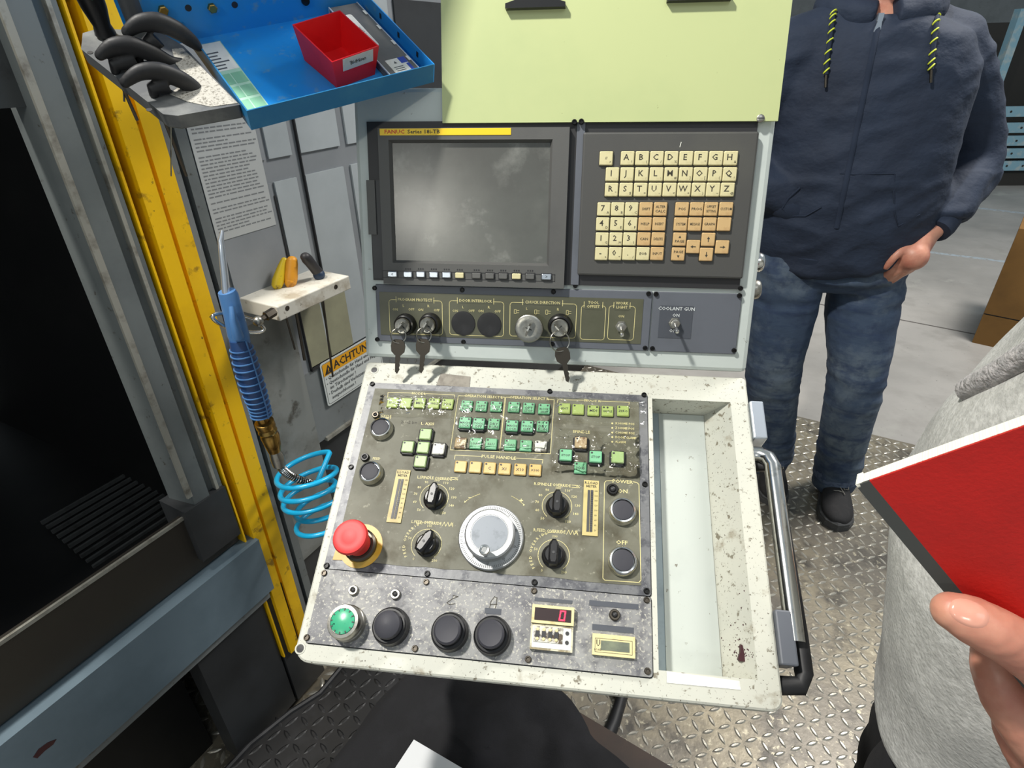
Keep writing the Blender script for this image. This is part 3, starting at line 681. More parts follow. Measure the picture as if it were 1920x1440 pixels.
# keyed switches
def key_thing(label, x, y, z, ang, group='keys in the console locks', scale=1.0):
    T = rot_to(MU, x, y, z); k = thing('key', label, 'key', T, group)
    g = MB(); R_ = Matrix.Rotation(ang, 4, 'Z') @ Matrix.Rotation(PI / 2, 4, 'X')
    # bow standing out of the lock, blade inside
    bow = [(-.002, 0), (.002, 0), (.0035, .004), (.0095, .008), (.011, .014), (.008, .020), (0, .0225), (-.008, .020), (-.011, .014), (-.0095, .008), (-.0035, .004)]
    g.prism([(a * scale, b * scale) for a, b in bow], -.001, .001, R_)
    g.build('bow', ['steel'], k, T); return k, T
def ring(k, T, c, r, axis, m='steel', wr=.0009, name='ring'):
    ax = Vector(axis).normalized(); u = ax.orthogonal().normalized(); v = ax.cross(u)
    g = MB(); g.tube([Vector(c) + u * r * math.cos(2 * PI * i / 28) + v * r * math.sin(2 * PI * i / 28) for i in range(28)], wr, 6, closed=True); g.build(name, [m], k, T, 60)
def hanging(label, x, y, z, length=.040, ang=0, T0=None):
    T = rot_to(MU, x, y, z, 0, 0) @ Matrix.Rotation(ang, 4, 'Z'); k = thing('key', label, 'key', T, 'keys in the console locks')
    g = MB(); g.prism([(-.0085, 0), (-.010, -.006), (-.009, -.014), (-.004, -.019), (.004, -.019), (.009, -.014), (.010, -.006), (.0085, 0), (.005, .003), (-.005, .003)], -.001, .001); g.build('bow', ['steel_dark'], k, T)
    g = MB(); g.prism([(-.0032, -.018), (-.003, -length), (0, -length - .003), (.003, -length + .003), (.0022, -length + .006), (.0034, -length + .009), (.0022, -length + .012), (.0034, -.026), (.0034, -.018)], -.0009, .0009); g.build('blade', ['steel_dark'], k, T)
    return k, T
locks = [((182, 250), .0150, .012, .0105, 'key with a bow turned in the leftmost lock of the switch strip', -40),
         ((300, 247), .0150, .012, .0105, 'key turned in the second lock under PROGRAM PROTECT', -30),
         ((778, 262), .0165, .014, .0185, 'key in the big round silver lock under CHUCK DIRECTION', -20),
         ((922, 258), .0165, .014, .0115, 'key turned in the right lock under CHUCK DIRECTION', 45)]
tops = []
for (p, r0, hh, r1, lab, an) in locks:
    x, y = pu(*cA(*p), .004)
    g = MB(); g.lathe([(r0, 0), (r0, .003), (r0 * .93, .005), (r0 * .9, hh), (r0 * .78, hh + .0015), (r0 * .7, hh)], 36); lo = g.build('lock_collar', ['black'], cons, Tm(MU, x, y, .0036), 40)
    g = MB(); g.lathe([(r1, hh - .002), (r1, hh + .006), (r1 * .92, hh + .007), (r1 * .6, hh + .0065), (.0005, hh + .0065)], 32); g.box(-.0045, .0045, -.0006, .0006, hh + .0064, hh + .0068, Matrix.Rotation(math.radians(an), 4, 'Z'), 1)
    g.build('lock_cylinder', ['steel', 'edge_dark'], lo, Tm(MU, x, y, .0036), 40)
    tops.append((x, y, .0036 + hh + .0065)); k, T = key_thing(lab, x, y, .0036 + hh + .0065, math.radians(an + 90), scale=.85)
for idx, lab, an, rr in ((0, 'dark key hanging from a ring below the leftmost lock', -4, .010), (1, 'dark key hanging from a ring below the second lock from the left', -5, .010), (3, 'dark key hanging on a large ring below the right CHUCK DIRECTION lock', 14, .0135)):
    x, y, z = tops[idx]; zt = z + .012
    dx = -.003 if idx < 3 else .004
    k, T = hanging(lab, x + dx, y - .004 - 2 * rr + .004, zt - .003, .042, math.radians(an))
    ring(k, T, (0, rr - .002, 0), rr, (.5, .1, 1))
# side knobs on the right of the upper housing
for (zv) in (.148, .112):
    T = MU @ Matrix.Translation((W_, zv, -.045)) @ Matrix.Rotation(PI / 2, 4, 'Y')
    g = MB(); g.lathe([(.008, 0), (.008, .004), (.0125, .005), (.0135, .010), (.0125, .015), (.010, .017), (.0005, .0175)], 26); g.build('side_knob', ['chrome' if zv > .13 else 'steel'], cons, T, 40)
# pale green board above
gb = thing('green_board', 'large pale yellow-green painted board fixed above the monitor', 'board', MU)
g = MB(); g.box(.1155, .5196, .3135, .72, .0045, .0085); g.build('panel', ['green_board'], gb, MU)
x, y = pu(1426, 222, .009); g = MB(); g.lathe([(.0045, 0), (.0045, .0012), (.003, .002), (.0005, .002)], 18); g.box(-.004, .004, -.0005, .0005, .0016, .0022, None, 1); g.build('screw', ['steel', 'edge_dark'], gb, Tm(MU, x, y, .0085), 40)
for (pa, pb, py) in ((948, 1060, 18), (1250, 1370, 4)):
    xa, y = pu(pa, py, .012); xb, _ = pu(pb, py, .012)
    g = MB(); wd = xb - xa
    v = [(0, 0), (wd, 0), (wd, .005), (wd * .72, .011), (wd * .72, .05), (wd * .28, .05), (wd * .28, .011), (0, .005)]
    g.prism(v, 0, .008); g.build('clamp', ['black'], gb, Tm(MU, xa, y, .0085))
# a back brace so that the board reaches the housing
g = MB(); g.box(.14, .50, .33, .70, -.03, .0045); g.build('backing_rib', ['m_grey'], gb, MU)

# ---- lower housing
LW = .5205; LH = .3895
def lowpts(ins=0, r=.016):
    p = []
    for (cx, cy, a0, rr) in ((LW - .006, -.006, 0, .006), (.004, -.006, 90, .006), (.018, -LH + .018, 180, .018), (LW - .013, -LH + .013, 270, .013)):
        for i in range(7):
            a = math.radians(a0 + 90 * i / 6); p.append((cx + (rr - ins) * math.cos(a), cy + (rr - ins) * math.sin(a)))
    return p
g = MB()
rings = [(lowpts(.0025), 0), (lowpts(.0005), -.0015), (lowpts(0), -.004), (lowpts(0), -.030), (lowpts(.010), -.034), (lowpts(.016), -.085)]
n = len(rings[0][0]); v = [(x, y, z) for r_, z in rings for x, y in r_]; f = [tuple(range(n)), tuple(reversed([5 * n + i for i in range(n)]))]
for a in range(5):
    for i in range(n): j = (i + 1) % n; f.append((a * n + i, a * n + j, (a + 1) * n + j, (a + 1) * n + i))
g.add(v, f)
tx0, ty1 = pl(1225, 748); tx1, _ = pl(1368.6, 753.6); _, ty0 = pl(1422, 1275)
tx1 = .4975; tx0 = .3975; ty1 = -.0385; ty0 = -.3618; TD = -.042; txr = pl(1320, 784, TD)[0]
cut = MB(); pr = [(tx0, .01), (tx0, TD), (txr, TD), (tx1, 0), (tx1, .01)]
cut.prism([(a, b) for a, b in pr], 0, ty1 - ty0, Matrix(((1, 0, 0, 0), (0, 0, -1, ty1), (0, 1, 0, 0), (0, 0, 0, 1))), 0)
cm = cut.mesh('cut', ['housing']); co = bpy.data.objects.new('cut', cm); COL.objects.link(co)
def boolm(o):
    b = o.modifiers.new('b', 'BOOLEAN'); b.operation = 'DIFFERENCE'; b.object = co; b.solver = 'EXACT'
me = modified(g.mesh('l', ['housing']), [boolm]); bpy.data.objects.remove(co)
me.polygons.foreach_set('use_smooth', [True] * len(me.polygons)); me.set_sharp_from_angle(angle=math.radians(28))
low = link('lower_housing', me, cons, ML)
# trough liner
g = MB(); g.box(tx0 + .0005, tx0 + .014, ty0 + .001, ty1 - .001, TD, TD + .0012); g.build('trough_strip', ['trough'], low, ML)
g = MB(); g.box(tx0 + .014, txr - .001, ty0 + .001, ty1 - .001, TD, TD + .0018)
g.build('trough_liner', ['liner'], low, ML)
q = [pl(1395, 1205, -.012), (0, 0)]
g = MB(); cx, cy = pl(1394, 1232, -.01)
for _ in range(70):
    a = random.uniform(0, PI); r_ = abs(random.gauss(0, .016)); x = cx + math.cos(a) * r_ * .55; y = cy + abs(math.sin(a)) * r_ * 1.6
    zz = TD + (x - txr) / (tx1 - txr) * (-TD) + .0006
    if x < tx1 - .002 and x > txr: g.prism(circ(random.uniform(.0003, .0009), 6, x, y), zz - .0002, zz + .0002)
g.prism([(cx + a, cy + b) for a, b in ((-.005, -.002), (-.003, -.004), (.003, -.004), (.004, -.001), (.002, .004), (.001, .012), (-.001, .013), (-.002, .005))], TD + (cx - txr) / (tx1 - txr) * (-TD) - .002, TD + (cx - txr) / (tx1 - txr) * (-TD) + .0035); g.build('oil_stain', ['stain'], low, ML)
q = [pl(*cG(*p), .0006) for p in ((1070, 622), (1575, 690), (1585, 752), (1072, 702))]
g = MB(); g.prism([q[3], q[2], q[1], q[0]], 0, .0006); g.build('white_label', ['white'], low, ML)
q = [pl(*p, .001) for p in ((826, 700), (882, 706), (880, 726), (818, 722))]
g = MB(); g.prism([q[3], q[2], q[1], q[0]], 0, .001); g.build('tape_patch', ['smudge'], low, ML)
for p in ((702, 694), (563, 1216)):
    x, y = pl(*p); g = MB(); g.lathe([(.0062, 0), (.0060, .0006), (.0047, .0008), (.0045, .0003), (.0005, .0003)], 20, None, 0); g.lathe([(.0043, .0004), (.0005, .0006)], 16, None, 1); g.build('bolt_hole', ['housing', 'edge_dark'], low, Tm(ML, x, y, 0), 40)
# plates
q1 = [pl(*p, .003) for p in (cG(972, 660), cC(1700, 235), (693, 719), cF(135, 680))]
PX1 = (q1[0][0] + q1[1][0]) / 2; PYT = (q1[1][1] + q1[2][1]) / 2; PX0 = (q1[2][0] + q1[3][0]) / 2; PYB = (q1[3][1] + q1[0][1]) / 2
ysp = (pl(612, 1069, .003)[1] + pl(1219, 1116, .003)[1]) / 2
def plate(nm, y0, y1, m):
    g = MB(); g.prism(rrect(PX1 - PX0, y1 - y0, .003, 3, (PX0 + PX1) / 2, (y0 + y1) / 2), 0, .003)
    g.line(rrect(PX1 - PX0 + .0012, y1 - y0 + .0012, .0035, 3, (PX0 + PX1) / 2, (y0 + y1) / 2), .001, .0003, None, 1, True)
    return g.build(nm, [m, 'edge_dark'], cons, ML)
upl = plate('upper_button_plate', ysp + .0005, PYT, 'plate'); lpl = plate('lower_button_plate', PYB, ysp - .0005, 'plate_low')
# membrane with printed legends
m0 = pl(704, 728, .0034); m1 = pl(1197.5, 752, .0034); m2 = pl(1202.5, 1096, .0034); m3 = pl(624.5, 1051, .0034)
MX0 = (m0[0] + m3[0]) / 2; MX1 = (m1[0] + m2[0]) / 2; MYT = (m0[1] + m1[1]) / 2; MYB = (m2[1] + m3[1]) / 2
g = MB(); pts = [(MX0, MYT), (MX0, MYB)]
for i in range(1, 16): pts.append((MX0 + (MX1 - MX0) * i / 16, MYB + random.uniform(-.0012, .0012)))
pts += [(MX1, MYB), (MX1, MYT)]
g.prism(pts, .003, .0036); mem = g.build('membrane', ['membrane'], upl, ML)
g = MB(); Zl = .0038
def LT(px, py, t, size, al='CENTER', sx=1.05, fn=None, ang=0, mi=0):
    x, y = pl(px, py, Zl); g.text(t, size, x, y, Zl, None, mi, ang, sx, al, .014)
def LL(pts, closed=False, w=.0007): g.line([pl(*p, Zl) for p in pts], w, Zl - .0001, None, 0, closed)
LL([cB(525, 215), cB(820, 222)]); LL([cB(925, 226), cB(1275, 243)]); LL([cB(525, 215), cB(520, 270)]); LL([cB(1275, 243), cB(1272, 275)])
LT(*cB(872, 228), 'MODE L', .0052)
LL([cB(1315, 252), cB(1440, 254)]); LL([cB(1315, 252), cB(1225, 860)]); LT(*cB(1600, 262), 'OPERATION SELECT L', .0054, sx=.98)
LL([cB(1790, 266), cB(1840, 268)]); LL([cB(1840, 268), cB(1780, 862)]); LL([cB(1225, 860), cC(610, 905)])
LL([cC(110, 268), cC(160, 270)]); LL([cC(110, 268), cC(40, 890)]); LT(*cC(372, 280), 'OPERATION SELECT R', .0054, sx=.98); LL([cC(580, 290), cC(655, 296)]); LL([cC(655, 296), cC(612, 905)])
LL([cC(695, 296), cC(985, 303)]); LL([cC(1170, 312), cC(1500, 325)]); LL([cC(1500, 325), cC(1495, 350)]); LL([cC(695, 296), cC(690, 330)]); LT(*cC(1085, 308), 'MODE R', .0055)
LT(*cB(505, 482), 'CYCLE', .0045); LT(*cB(505, 502), 'START', .0045); LT(*cB(395, 960), 'FEED', .0045)
LT(*cB(970, 568), 'L. AXIS', .0056); LT(*cC(960, 660), 'SPINDLE', .0056)
for i, t in enumerate(('X HOME POS', 'Z HOME POS', 'C HOME POS', 'DOOR CLAMP', 'ALARM')):
    yy = 562 + i * 52; LT(*cC(1340, yy), t, .0044, 'LEFT', .95); x, y = pl(*cC(1308, yy), Zl); g.prism(circ(.0013, 10, x, y), Zl - .0002, Zl)
LT(*cB(1770, 945), 'PULSE HANDLE', .0058, sx=1.12); LL([cB(1280, 920), cB(1590, 935)]); LL([cB(1280, 920), cB(1272, 965)]); LL([cC(190, 952), cC(528, 970)]); LL([cC(528, 970), cC(520, 1010)])
LT(*cD(1190, 203), 'L.SPINDLE OVERRIDE', .0052, sx=.92); LT(*cD(1105, 665), 'L.FEED OVERRIDE', .0052, sx=.92); LT(*cE(640, 272), 'R.SPINDLE OVERRIDE', .0052, sx=.92); LT(*cE(610, 752), 'R.FEED OVERRIDE', .0052, sx=.92)
for (a, b) in ((cD(1370, 205), cD(1400, 207)), (cE(860, 287), cE(885, 289))):
    pa = pl(*a, Zl); g.line([(pa[0] - .002, pa[1] + .0014), (pa[0] + .004, pa[1] + .0014), (pa[0] + .004, pa[1] - .0014), (pa[0] - .002, pa[1] - .0014)], .0007, Zl); LT(a[0] + 9, a[1] + 1, '%', .0056)
for (a) in (cD(1270, 678), cE(790, 762)):
    pa = pl(*a, Zl); g.line([(pa[0] + i * .0022, pa[1] + (.0026 if i % 2 else -.0026)) for i in range(7)], .0006, Zl); LT(a[0] + 18, a[1] + 1, '%', .0056)
LT(*cE(1370, 240), 'POWER', .0062, sx=1.15); LT(*cE(1372, 340), 'ON', .0066, sx=1.15); LT(*cE(1362, 872), 'OFF', .0066, sx=1.15)
LT(*cD(1560, 400), '–', .008); LT(*cE(316, 438), '+', .009)
def arcpts(c, r, a0, a1, n=20): return [(c[0] + r * math.cos(math.radians(a0 + (a1 - a0) * i / n)), c[1] + r * math.sin(math.radians(a0 + (a1 - a0) * i / n))) for i in range(n + 1)]
x, y = pl(921, 1003, Zl); hw = (x, y)
g.line(arcpts(hw, .053, 112, 132), .0008, Zl); e_ = arcpts(hw, .053, 134, 134, 1)[0]; g.prism(circ(.0016, 3, *e_), Zl - .0002, Zl)
g.line(arcpts(hw, .053, 68, 50), .0008, Zl); e_ = arcpts(hw, .053, 48, 48, 1)[0]; g.prism(circ(.0016, 3, *e_), Zl - .0002, Zl)
pr0 = pl(*cE(1180, 232), Zl); pr1 = pl(*cE(1555, 1280), Zl)
pw = [pl(*cE(*p), Zl) for p in ((1270, 228), (1200, 230), (1182, 250), (1165, 1240), (1185, 1262), (1540, 1285), (1560, 1260), (1540, 270), (1520, 248), (1480, 240))]
g.line(pw, .0008, Zl)
sw = [(cD(1185, 405), (('50', 228), ('60', 198), ('70', 172), ('80', 148), ('90', 122), ('100', 90), ('110', 62), ('120', 35), ('130', 5), ('140', -22), ('150', -55))),
      (cE(688, 490), (('50', 228), ('60', 198), ('70', 172), ('80', 148), ('90', 122), ('100', 90), ('110', 62), ('120', 35), ('130', 5), ('140', -22), ('150', -55)))]
for c_, marks in sw:
    c = pl(*c_, Zl); g.line(arcpts(c, .0178, -50, 230, 30), .0007, Zl)
    for t, a in marks: a = math.radians(a); g.text(t, .0044, c[0] + .0245 * math.cos(a), c[1] + .0225 * math.sin(a), Zl, None, 0, 0, 1.1, 'CENTER', .01)
for c_ in (cD(1105, 890), cE(655, 1005)):
    c = pl(*c_, Zl); g.line(arcpts(c, .0182, -50, 230, 30), .0007, Zl); g.line(arcpts(c, .027, 90, 125, 10), .0007, Zl)
    for i, ch in enumerate('FEED OVERRIDE'):
        a = math.radians(215 - i * 8.5); g.text(ch, .0046, c[0] + .027 * math.cos(a), c[1] + .027 * math.sin(a), Zl, None, 0, a - PI / 2, 1, 'CENTER', .01)
    for t, a in (('50', 165), ('100', 90), ('0', 235), ('200', -55)): a = math.radians(a); g.text(t, .0044, c[0] + .022 * math.cos(a), c[1] + .022 * math.sin(a), Zl)
LT(*cB(760, 552), '2-1-2 b=', .006, mi=1)
g.build('printed_legend', ['legend', 'ink'], upl, ML, kind='stuff')
# small square keys on the membrane
KS = .0152
def sq_key(px, py, m, txt='', led=(0, 1), raised=False, par=upl):
    h = .0036; top = .0075 if raised else .0035
    x, y = pl(px, py, h + top)
    g = MB()
    if raised:
        g.prism(rrect(KS + .0045, KS + .001, .001, 2), 0, .004, None, 1, .001); g.prism(rrect(KS + .0005, KS + .005, .001, 2), 0, .0038, None, 1, .001)
    else: g.prism(rrect(KS + .0012, KS + .0012, .001, 2), 0, .0006, None, 1)
    g.prism(rrect(KS, KS, .0012, 2), .0004, top, None, 0, .001)
    for l in led: g.prism(circ(.0013, 8, -.0048 + l * .0095, .0048), top, top + .0003, None, 1)
    for i, t in enumerate(txt.split('\n')):
        if t: g.text(t, .0042 if len(t) > 3 else .0052, 0, -.0008 - i * .0042, top + .0002, None, 1, sx=min(1.1, 4.4 / max(len(t), 1)), bold=.014)
    return g.build('square_key', [m, 'edge_dark'], par, Tm(ML, x, y, h))
for p, m, t, ld in (((575, 325), 'y_key', 'EDIT', (0,)), ((725, 330), 'y_key', '', ()), ((880, 330), 'y_key', 'MDI', (0, 1)), ((1040, 335), 'y_key', 'HANDLE', (0, .45)), ((1195, 340), 'y_key', 'JOG', (0,))): sq_key(*cB(*p), m, t, ld)
for p, m, t, ld, ra_ in (((1410, 360), 'g_key', 'SINGLE\nBLOCK', (0, 1), 0), ((1575, 365), 'g_key', 'OPT\nSTOP', (0, 1), 0), ((1740, 370), 'g_key', 'BLOCK\nSKIP', (0, 1), 0), ((1390, 550), 'g_key', 'MACH\nLOCK', (0, 1), 1), ((1545, 560), 'g_key', 'TOOL\nOFF', (0, 1), 1), ((1715, 565), 'g_key', 'DRY\nRUN', (0, 1), 0),
                    ((1340, 780), 'b_key', '', (), 0), ((1510, 785), 'g_key', 'LOAD', (0,), 0), ((1685, 790), 'g_key', 'ILLU', (0,), 0)): sq_key(*cB(*p), m, t, ld, ra_)
for p, m, t, ld, ra_ in (((200, 375), 'g_key', 'SINGLE\nBLOCK', (0, 1), 0), ((368, 385), 'g_key', 'OPT\nSTOP', (0, 1), 0), ((540, 397), 'g_key', 'BLOCK\nSKIP', (0, 1), 0), ((180, 585), 'g_key', 'MACH\nLOCK', (0, 1), 1), ((350, 590), 'g_key', 'TOOL\nOFF', (0, 1), 1), ((525, 592), 'g_key', 'DRY\nRUN', (0, 1), 0),
                    ((160, 800), 'g_key', 'LOAD', (0,), 0), ((335, 810), 'g_key', 'ILLU', (0,), 0), ((505, 815), 'w_key', '', (0,), 0)): sq_key(*cC(*p), m, t, ld, ra_)
for p, m, t, ld in (((770, 390), 'y_key', 'EDIT', (0,)), ((925, 402), 'y_key', '', (0,)), ((1095, 415), 'y_key', 'MDI', (0, 1)), ((1255, 422), 'y_key', 'HANDLE', (0, .5)), ((1430, 420), 'y_key', 'ZERO', (0,))): sq_key(*cC(*p), m, t, ld)
for p, m, t in (((945, 680), 'o_key', '↑'), ((745, 820), 'o_key', ''), ((918, 830), 'o_key', ''), ((1092, 845), 'w_key', ''), ((888, 985), 'o_key', '')): sq_key(*cB(*p), m, '', (0,), True)
for p in ((1340, 1045), (1505, 1052), (1668, 1062)): sq_key(*cB(*p), 'p_key', '' if p[0] < 1600 else 'C', (0,))
for p, t in (((95, 1070), 'X1'), ((270, 1078), 'X10'), ((440, 1085), 'X100')): sq_key(*cC(*p), 'p_key', t, (0,))
for p, m, t, ra_ in (((955, 775), 'b_key', '', 1), ((785, 915), 'g_key', 'STOP', 1), ((1122, 935), 'g_key', 'STOP', 1), ((1370, 940), 'o_key', '', 1), ((950, 1060), 'g_key', 'JOG', 0)): sq_key(*cC(*p), m, t, (0,), ra_)
# clear tape over the keys
def film(corners, seed, fn=pl, amp=.0016, n=46, h=.0082):
    q = [Vector(fn(*p, h)) for p in corners]; v = []; f = []
    for i in range(n + 1):
        for j in range(n + 1):
            a, b = i / n, j / n; p = (q[0] * (1 - a) + q[1] * a) * (1 - b) + (q[3] * (1 - a) + q[2] * a) * b
            nn_ = noise.noise(Vector((p.x * 90, p.y * 90, seed))) + .7 * abs(noise.noise(Vector((p.x * 240 + p.y * 120, p.y * 200 - p.x * 90, seed + 5))))
            ed = min(a, 1 - a, b, 1 - b); z = h * min(1, .55 + ed * 6) + amp * nn_
            v.append((p.x + .002 * noise.noise(Vector((p.y * 60, seed, 0))), p.y + .002 * noise.noise(Vector((p.x * 60, seed + 3, 0))), max(z, .0042)))
    for i in range(n):
        for j in range(n): a = i * (n + 1) + j; f.append((a, a + n + 1, a + n + 2, a + 1))
    g = MB(); g.add(v, f); g.build('clear_tape', ['film'], upl, ML, 180)
film([(712, 738), (862, 742), (852, 782), (706, 778)], 1); film([(846, 748), (1034, 756), (1030, 846), (842, 840)], 2)
film([(1040, 742), (1210, 750), (1212, 800), (1036, 790)], 3); film([(1040, 800), (1200, 812), (1204, 896), (1034, 882)], 4, amp=.003)
# flat chrome ringed buttons
def ring_button(px, py, r=.0155, cap='btn'):
    x, y = pl(px, py, .006); T = Tm(ML, x, y, .0036)
    g = MB(); g.lathe([(r, 0), (r, .004), (r * .93, .008), (r * .86, .0105), (r * .76, .0108), (r * .73, .008), (0.0001, .008)], 44); b = g.build('round_button', ['chrome'], cons, T, 35)
    g = MB(); g.lathe([(r * .72, .007), (r * .70, .0098), (r * .6, .0102), (.0005, .0096)], 40); g.build('button_cap', [cap], b, T, 35)
def lamp(px, py, r=.0055, h=.003, rim='steel_dark', core='edge_dark'):
    x, y = pl(px, py, h); T = Tm(ML, x, y, h)
    g = MB(); g.lathe([(r, 0), (r, .003), (r * .85, .0045), (r * .62, .0045), (r * .58, .003), (.0003, .003)], 24); b = g.build('indicator_lamp', [rim], cons, T, 35)
    g = MB(); g.ell((0, 0, .003), r * .52, r * .52, r * .4, n=14, m=8); g.build('lens', [core], b, T, 60)
ring_button(*cB(455, 630)); ring_button(*cB(338, 1125)); ring_button(*cE(1368, 552), .0166); ring_button(*cE(1368, 1068), .0170)
lamp(*cB(392, 478), .0048, .0036); lamp(*cB(272, 952), .0055, .0036, 'screw'); lamp(*cE(1265, 325), .0072, .0036, 'screw')
# rotary override knobs
def rotary(px, py, ang):
    x, y = pl(px, py, .006); T = Tm(ML, x, y, .0036, math.radians(ang))
    g = MB(); g.lathe([(.0140, 0), (.0140, .002), (.0118, .004), (.0112, .011), (.0095, .0125), (.0003, .0125)], 36)
    k = g.build('rotary_knob', ['black'], cons, T, 35)
    g = MB(); g.prism([(-.0125, -.0045), (-.009, -.0056), (.010, -.0056), (.0155, -.002), (.0155, .002), (.010, .0056), (-.009, .0056), (-.0125, .0045)], .004, .021, None, 0, .0022); g.prism(circ(.0016, 10), .0208, .0214, None, 1); g.build('grip', ['black', 'bezel_dark'], k, T)
rotary(*cD(1190, 415), 86); rotary(*cD(1110, 895), 62); rotary(*cE(692, 495), 90); rotary(*cE(655, 1010), 90)
# load meters
for quad, t in (([cD(800, 115), cD(945, 122), cD(835, 672), cD(690, 655)], 'L.LOAD'), ([cE(970, 225), cE(1125, 230), cE(1112, 805), cE(948, 797)], 'R.LOAD')):
    q = [pl(*p, .0045) for p in quad]; x0 = (q[0][0] + q[3][0]) / 2; x1 = (q[1][0] + q[2][0]) / 2; y1 = (q[0][1] + q[1][1]) / 2; y0 = (q[2][1] + q[3][1]) / 2
    g = MB(); g.box(x0, x1, y0, y1, .0036, .0052); cx = (x0 + x1) / 2; H_ = y1 - y0
    g.text(t, .0044, cx, y1 - .0035, .0054, None, 1, sx=1.05, bold=.015); g.text('METER', .0042, cx, y1 - .0078, .0054, None, 1, bold=.015)
    for i in range(9): g.text(str(180 - 20 * i), .0028, x1 - .0032, y1 - .0135 - i * (H_ - .02) / 8, .0054, None, 1)
    me_ = g.build('load_meter', ['meter', 'ink'], cons, ML)
    g = MB(); g.box(cx - .0042, cx - .0012, y0 + .0045, y1 - .0125, .0052, .0056); g.box(cx - .0005, cx + .0025, y0 + .0045, y1 - .0125, .0052, .0058)
    for i in range(18): yy = y0 + .006 + i * (H_ - .02) / 18; g.box(cx - .0004, cx + .0024, yy, yy + .001, .0058, .006, None, 1)
    g.build('bar_window', ['bezel_dark', 'edge_dark'], me_, ML)
# emergency stop
x, y = pl(*cD(425, 905), .004); T = Tm(ML, x, y, .0036)
g = MB(); q = [pl(*cD(*p), .0036) for p in ((180, 900), (130, 1050), (420, 1062), (560, 1010))]
g.prism(circ(.0262, 40), 0, .0006); g.prism([(q[0][0] - x, q[0][1] - y), (q[1][0] - x, q[1][1] - y), (q[2][0] - x, q[2][1] - y), (q[3][0] - x, q[3][1] - y)], -.0001, .0004); es = g.build('emergency_stop', ['estop_yellow'], cons, T)
g = MB(); g.lathe([(.0195, .0004), (.0195, .006), (.017, .008), (.0148, .008), (.0142, .010), (.0003, .010)], 40); g.build('collar', ['steel_dark'], es, T, 35)
g = MB(); g.lathe([(.0142, .009), (.0145, .022), (.0160, .030), (.0200, .037), (.0204, .040), (.0190, .0430), (.0150, .0442), (.0125, .0438), (.008, .0446), (.0003, .045)], 48); g.build('mushroom_head', ['red'], es, T, 40)
# handwheel
x, y = pl(921, 1008, .004); T = Tm(ML, x, y, .0036)
g = MB(); g.lathe([(.0385, 0), (.0388, .0035), (.0375, .005), (.031, .0052), (.0003, .0052)], 72)
hwh = g.build('handwheel_base', ['dial'], cons, T, 30)
g = MB()
for i in range(100):
    a = 2 * PI * i / 100; L_ = .0032 if i % 10 else .005
    g.box(-.0002, .0002, .0365 - L_, .0365, .0052, .0054, Matrix.Rotation(a, 4, 'Z'))
    if i % 10 == 0: g.text(str(i), .0034, -.0345 * math.sin(a) * .88, .0345 * math.cos(a) * .88, .0054, None, 0, a)
g.build('graduations', ['ink'], hwh, T)
g = MB(); g.lathe([(.029, .004), (.0292, .006), (.0298, .014), (.0292, .0185), (.0275, .0198), (.0222, .0198), (.0218, .0192), (.0003, .0190)], 64); g.build('wheel', ['dial'], hwh, T, 30)
g = MB(); g.lathe([(.0214, .0188), (.0212, .0196), (.0003, .0198)], 48); g.build('wheel_face', ['dial_top'], hwh, T, 30)
A = Matrix.Translation((-.001, -.0232, 0))
g = MB(); g.lathe([(.0042, .019), (.0046, .026), (.0058, .033), (.0060, .037), (.0052, .0385), (.0034, .0382), (.003, .0374), (.0003, .0374)], 24, A); g.build('crank_knob', ['chrome'], hwh, T, 40)
# bottom row
def big_button(px, py, kind):
    x, y = pl(*cF(px, py), .006); T = Tm(ML, x, y, .003)
    if kind == 'green':
        g = MB(); g.lathe([(.0195, 0), (.0195, .008), (.0185, .009), (.0185, .018), (.0170, .0215), (.0138, .0220), (.0136, .0205), (.0003, .0205)], 44); b = g.build('push_button', ['steel'], cons, T, 35)
        g = MB(); g.lathe([(.0134, .020), (.0132, .0222), (.009, .0240), (.0003, .0246)], 40)
        for i in range(12): g.box(.0108, .0130, -.0006, .0006, .0222, .0234, Matrix.Rotation(i * PI / 6, 4, 'Z'), 1)
        g.build('green_lens', ['green_lens', 'edge_dark'], b, T, 35)
    else:
        g = MB(); g.lathe([(.0205, 0), (.0205, .005), (.0195, .007), (.0190, .012), (.0175, .0135), (.0155, .0135), (.0150, .012), (.0003, .012)], 44); b = g.build('push_button', ['black'], cons, T, 35)
        g = MB(); g.lathe([(.0140, .011), (.0148, .018), (.0145, .0215), (.0125, .0232), (.009, .0226), (.0003, .0222)] if kind != 'dome' else [(.0145, .011), (.0150, .018), (.0140, .022), (.010, .0245), (.0003, .0256)], 40); g.build('button_cap', ['btn'], b, T, 40)
big_button(492, 520, 'green'); big_button(845, 545, 'dome'); big_button(1325, 590, 'b'); big_button(1672, 620, 'b')
lamp(*cF(540, 250), .0058, .003, 'steel'); lamp(*cF(883, 283), .0058, .003, 'steel'); lamp(*cH(1378, 268), .006, .003, 'steel_dark')
def quad_part(nm, corners, fn, z0, z1, m, par=cons, sink=True):
    q = [pl(*fn(*p), z1) for p in corners]; x0 = (q[0][0] + q[3][0]) / 2; x1 = (q[1][0] + q[2][0]) / 2; y1 = (q[0][1] + q[1][1]) / 2; y0 = (q[2][1] + q[3][1]) / 2
    g = MB(); g.box(x0, x1, y0, y1, z0, z1); return g.build(nm, [m], par, ML), (x0, x1, y0, y1)
ct, (x0, x1, y0, y1) = quad_part('counter', [(148, 105), (775, 150), (765, 432), (130, 375)], cH, .003, .012, 'cream_frame')
g = MB(); g.box(x0 + .003, x1 - .003, y0 + .003, y1 - .003, .012, .0124); g.build('window', ['lens_dark'], ct, ML)
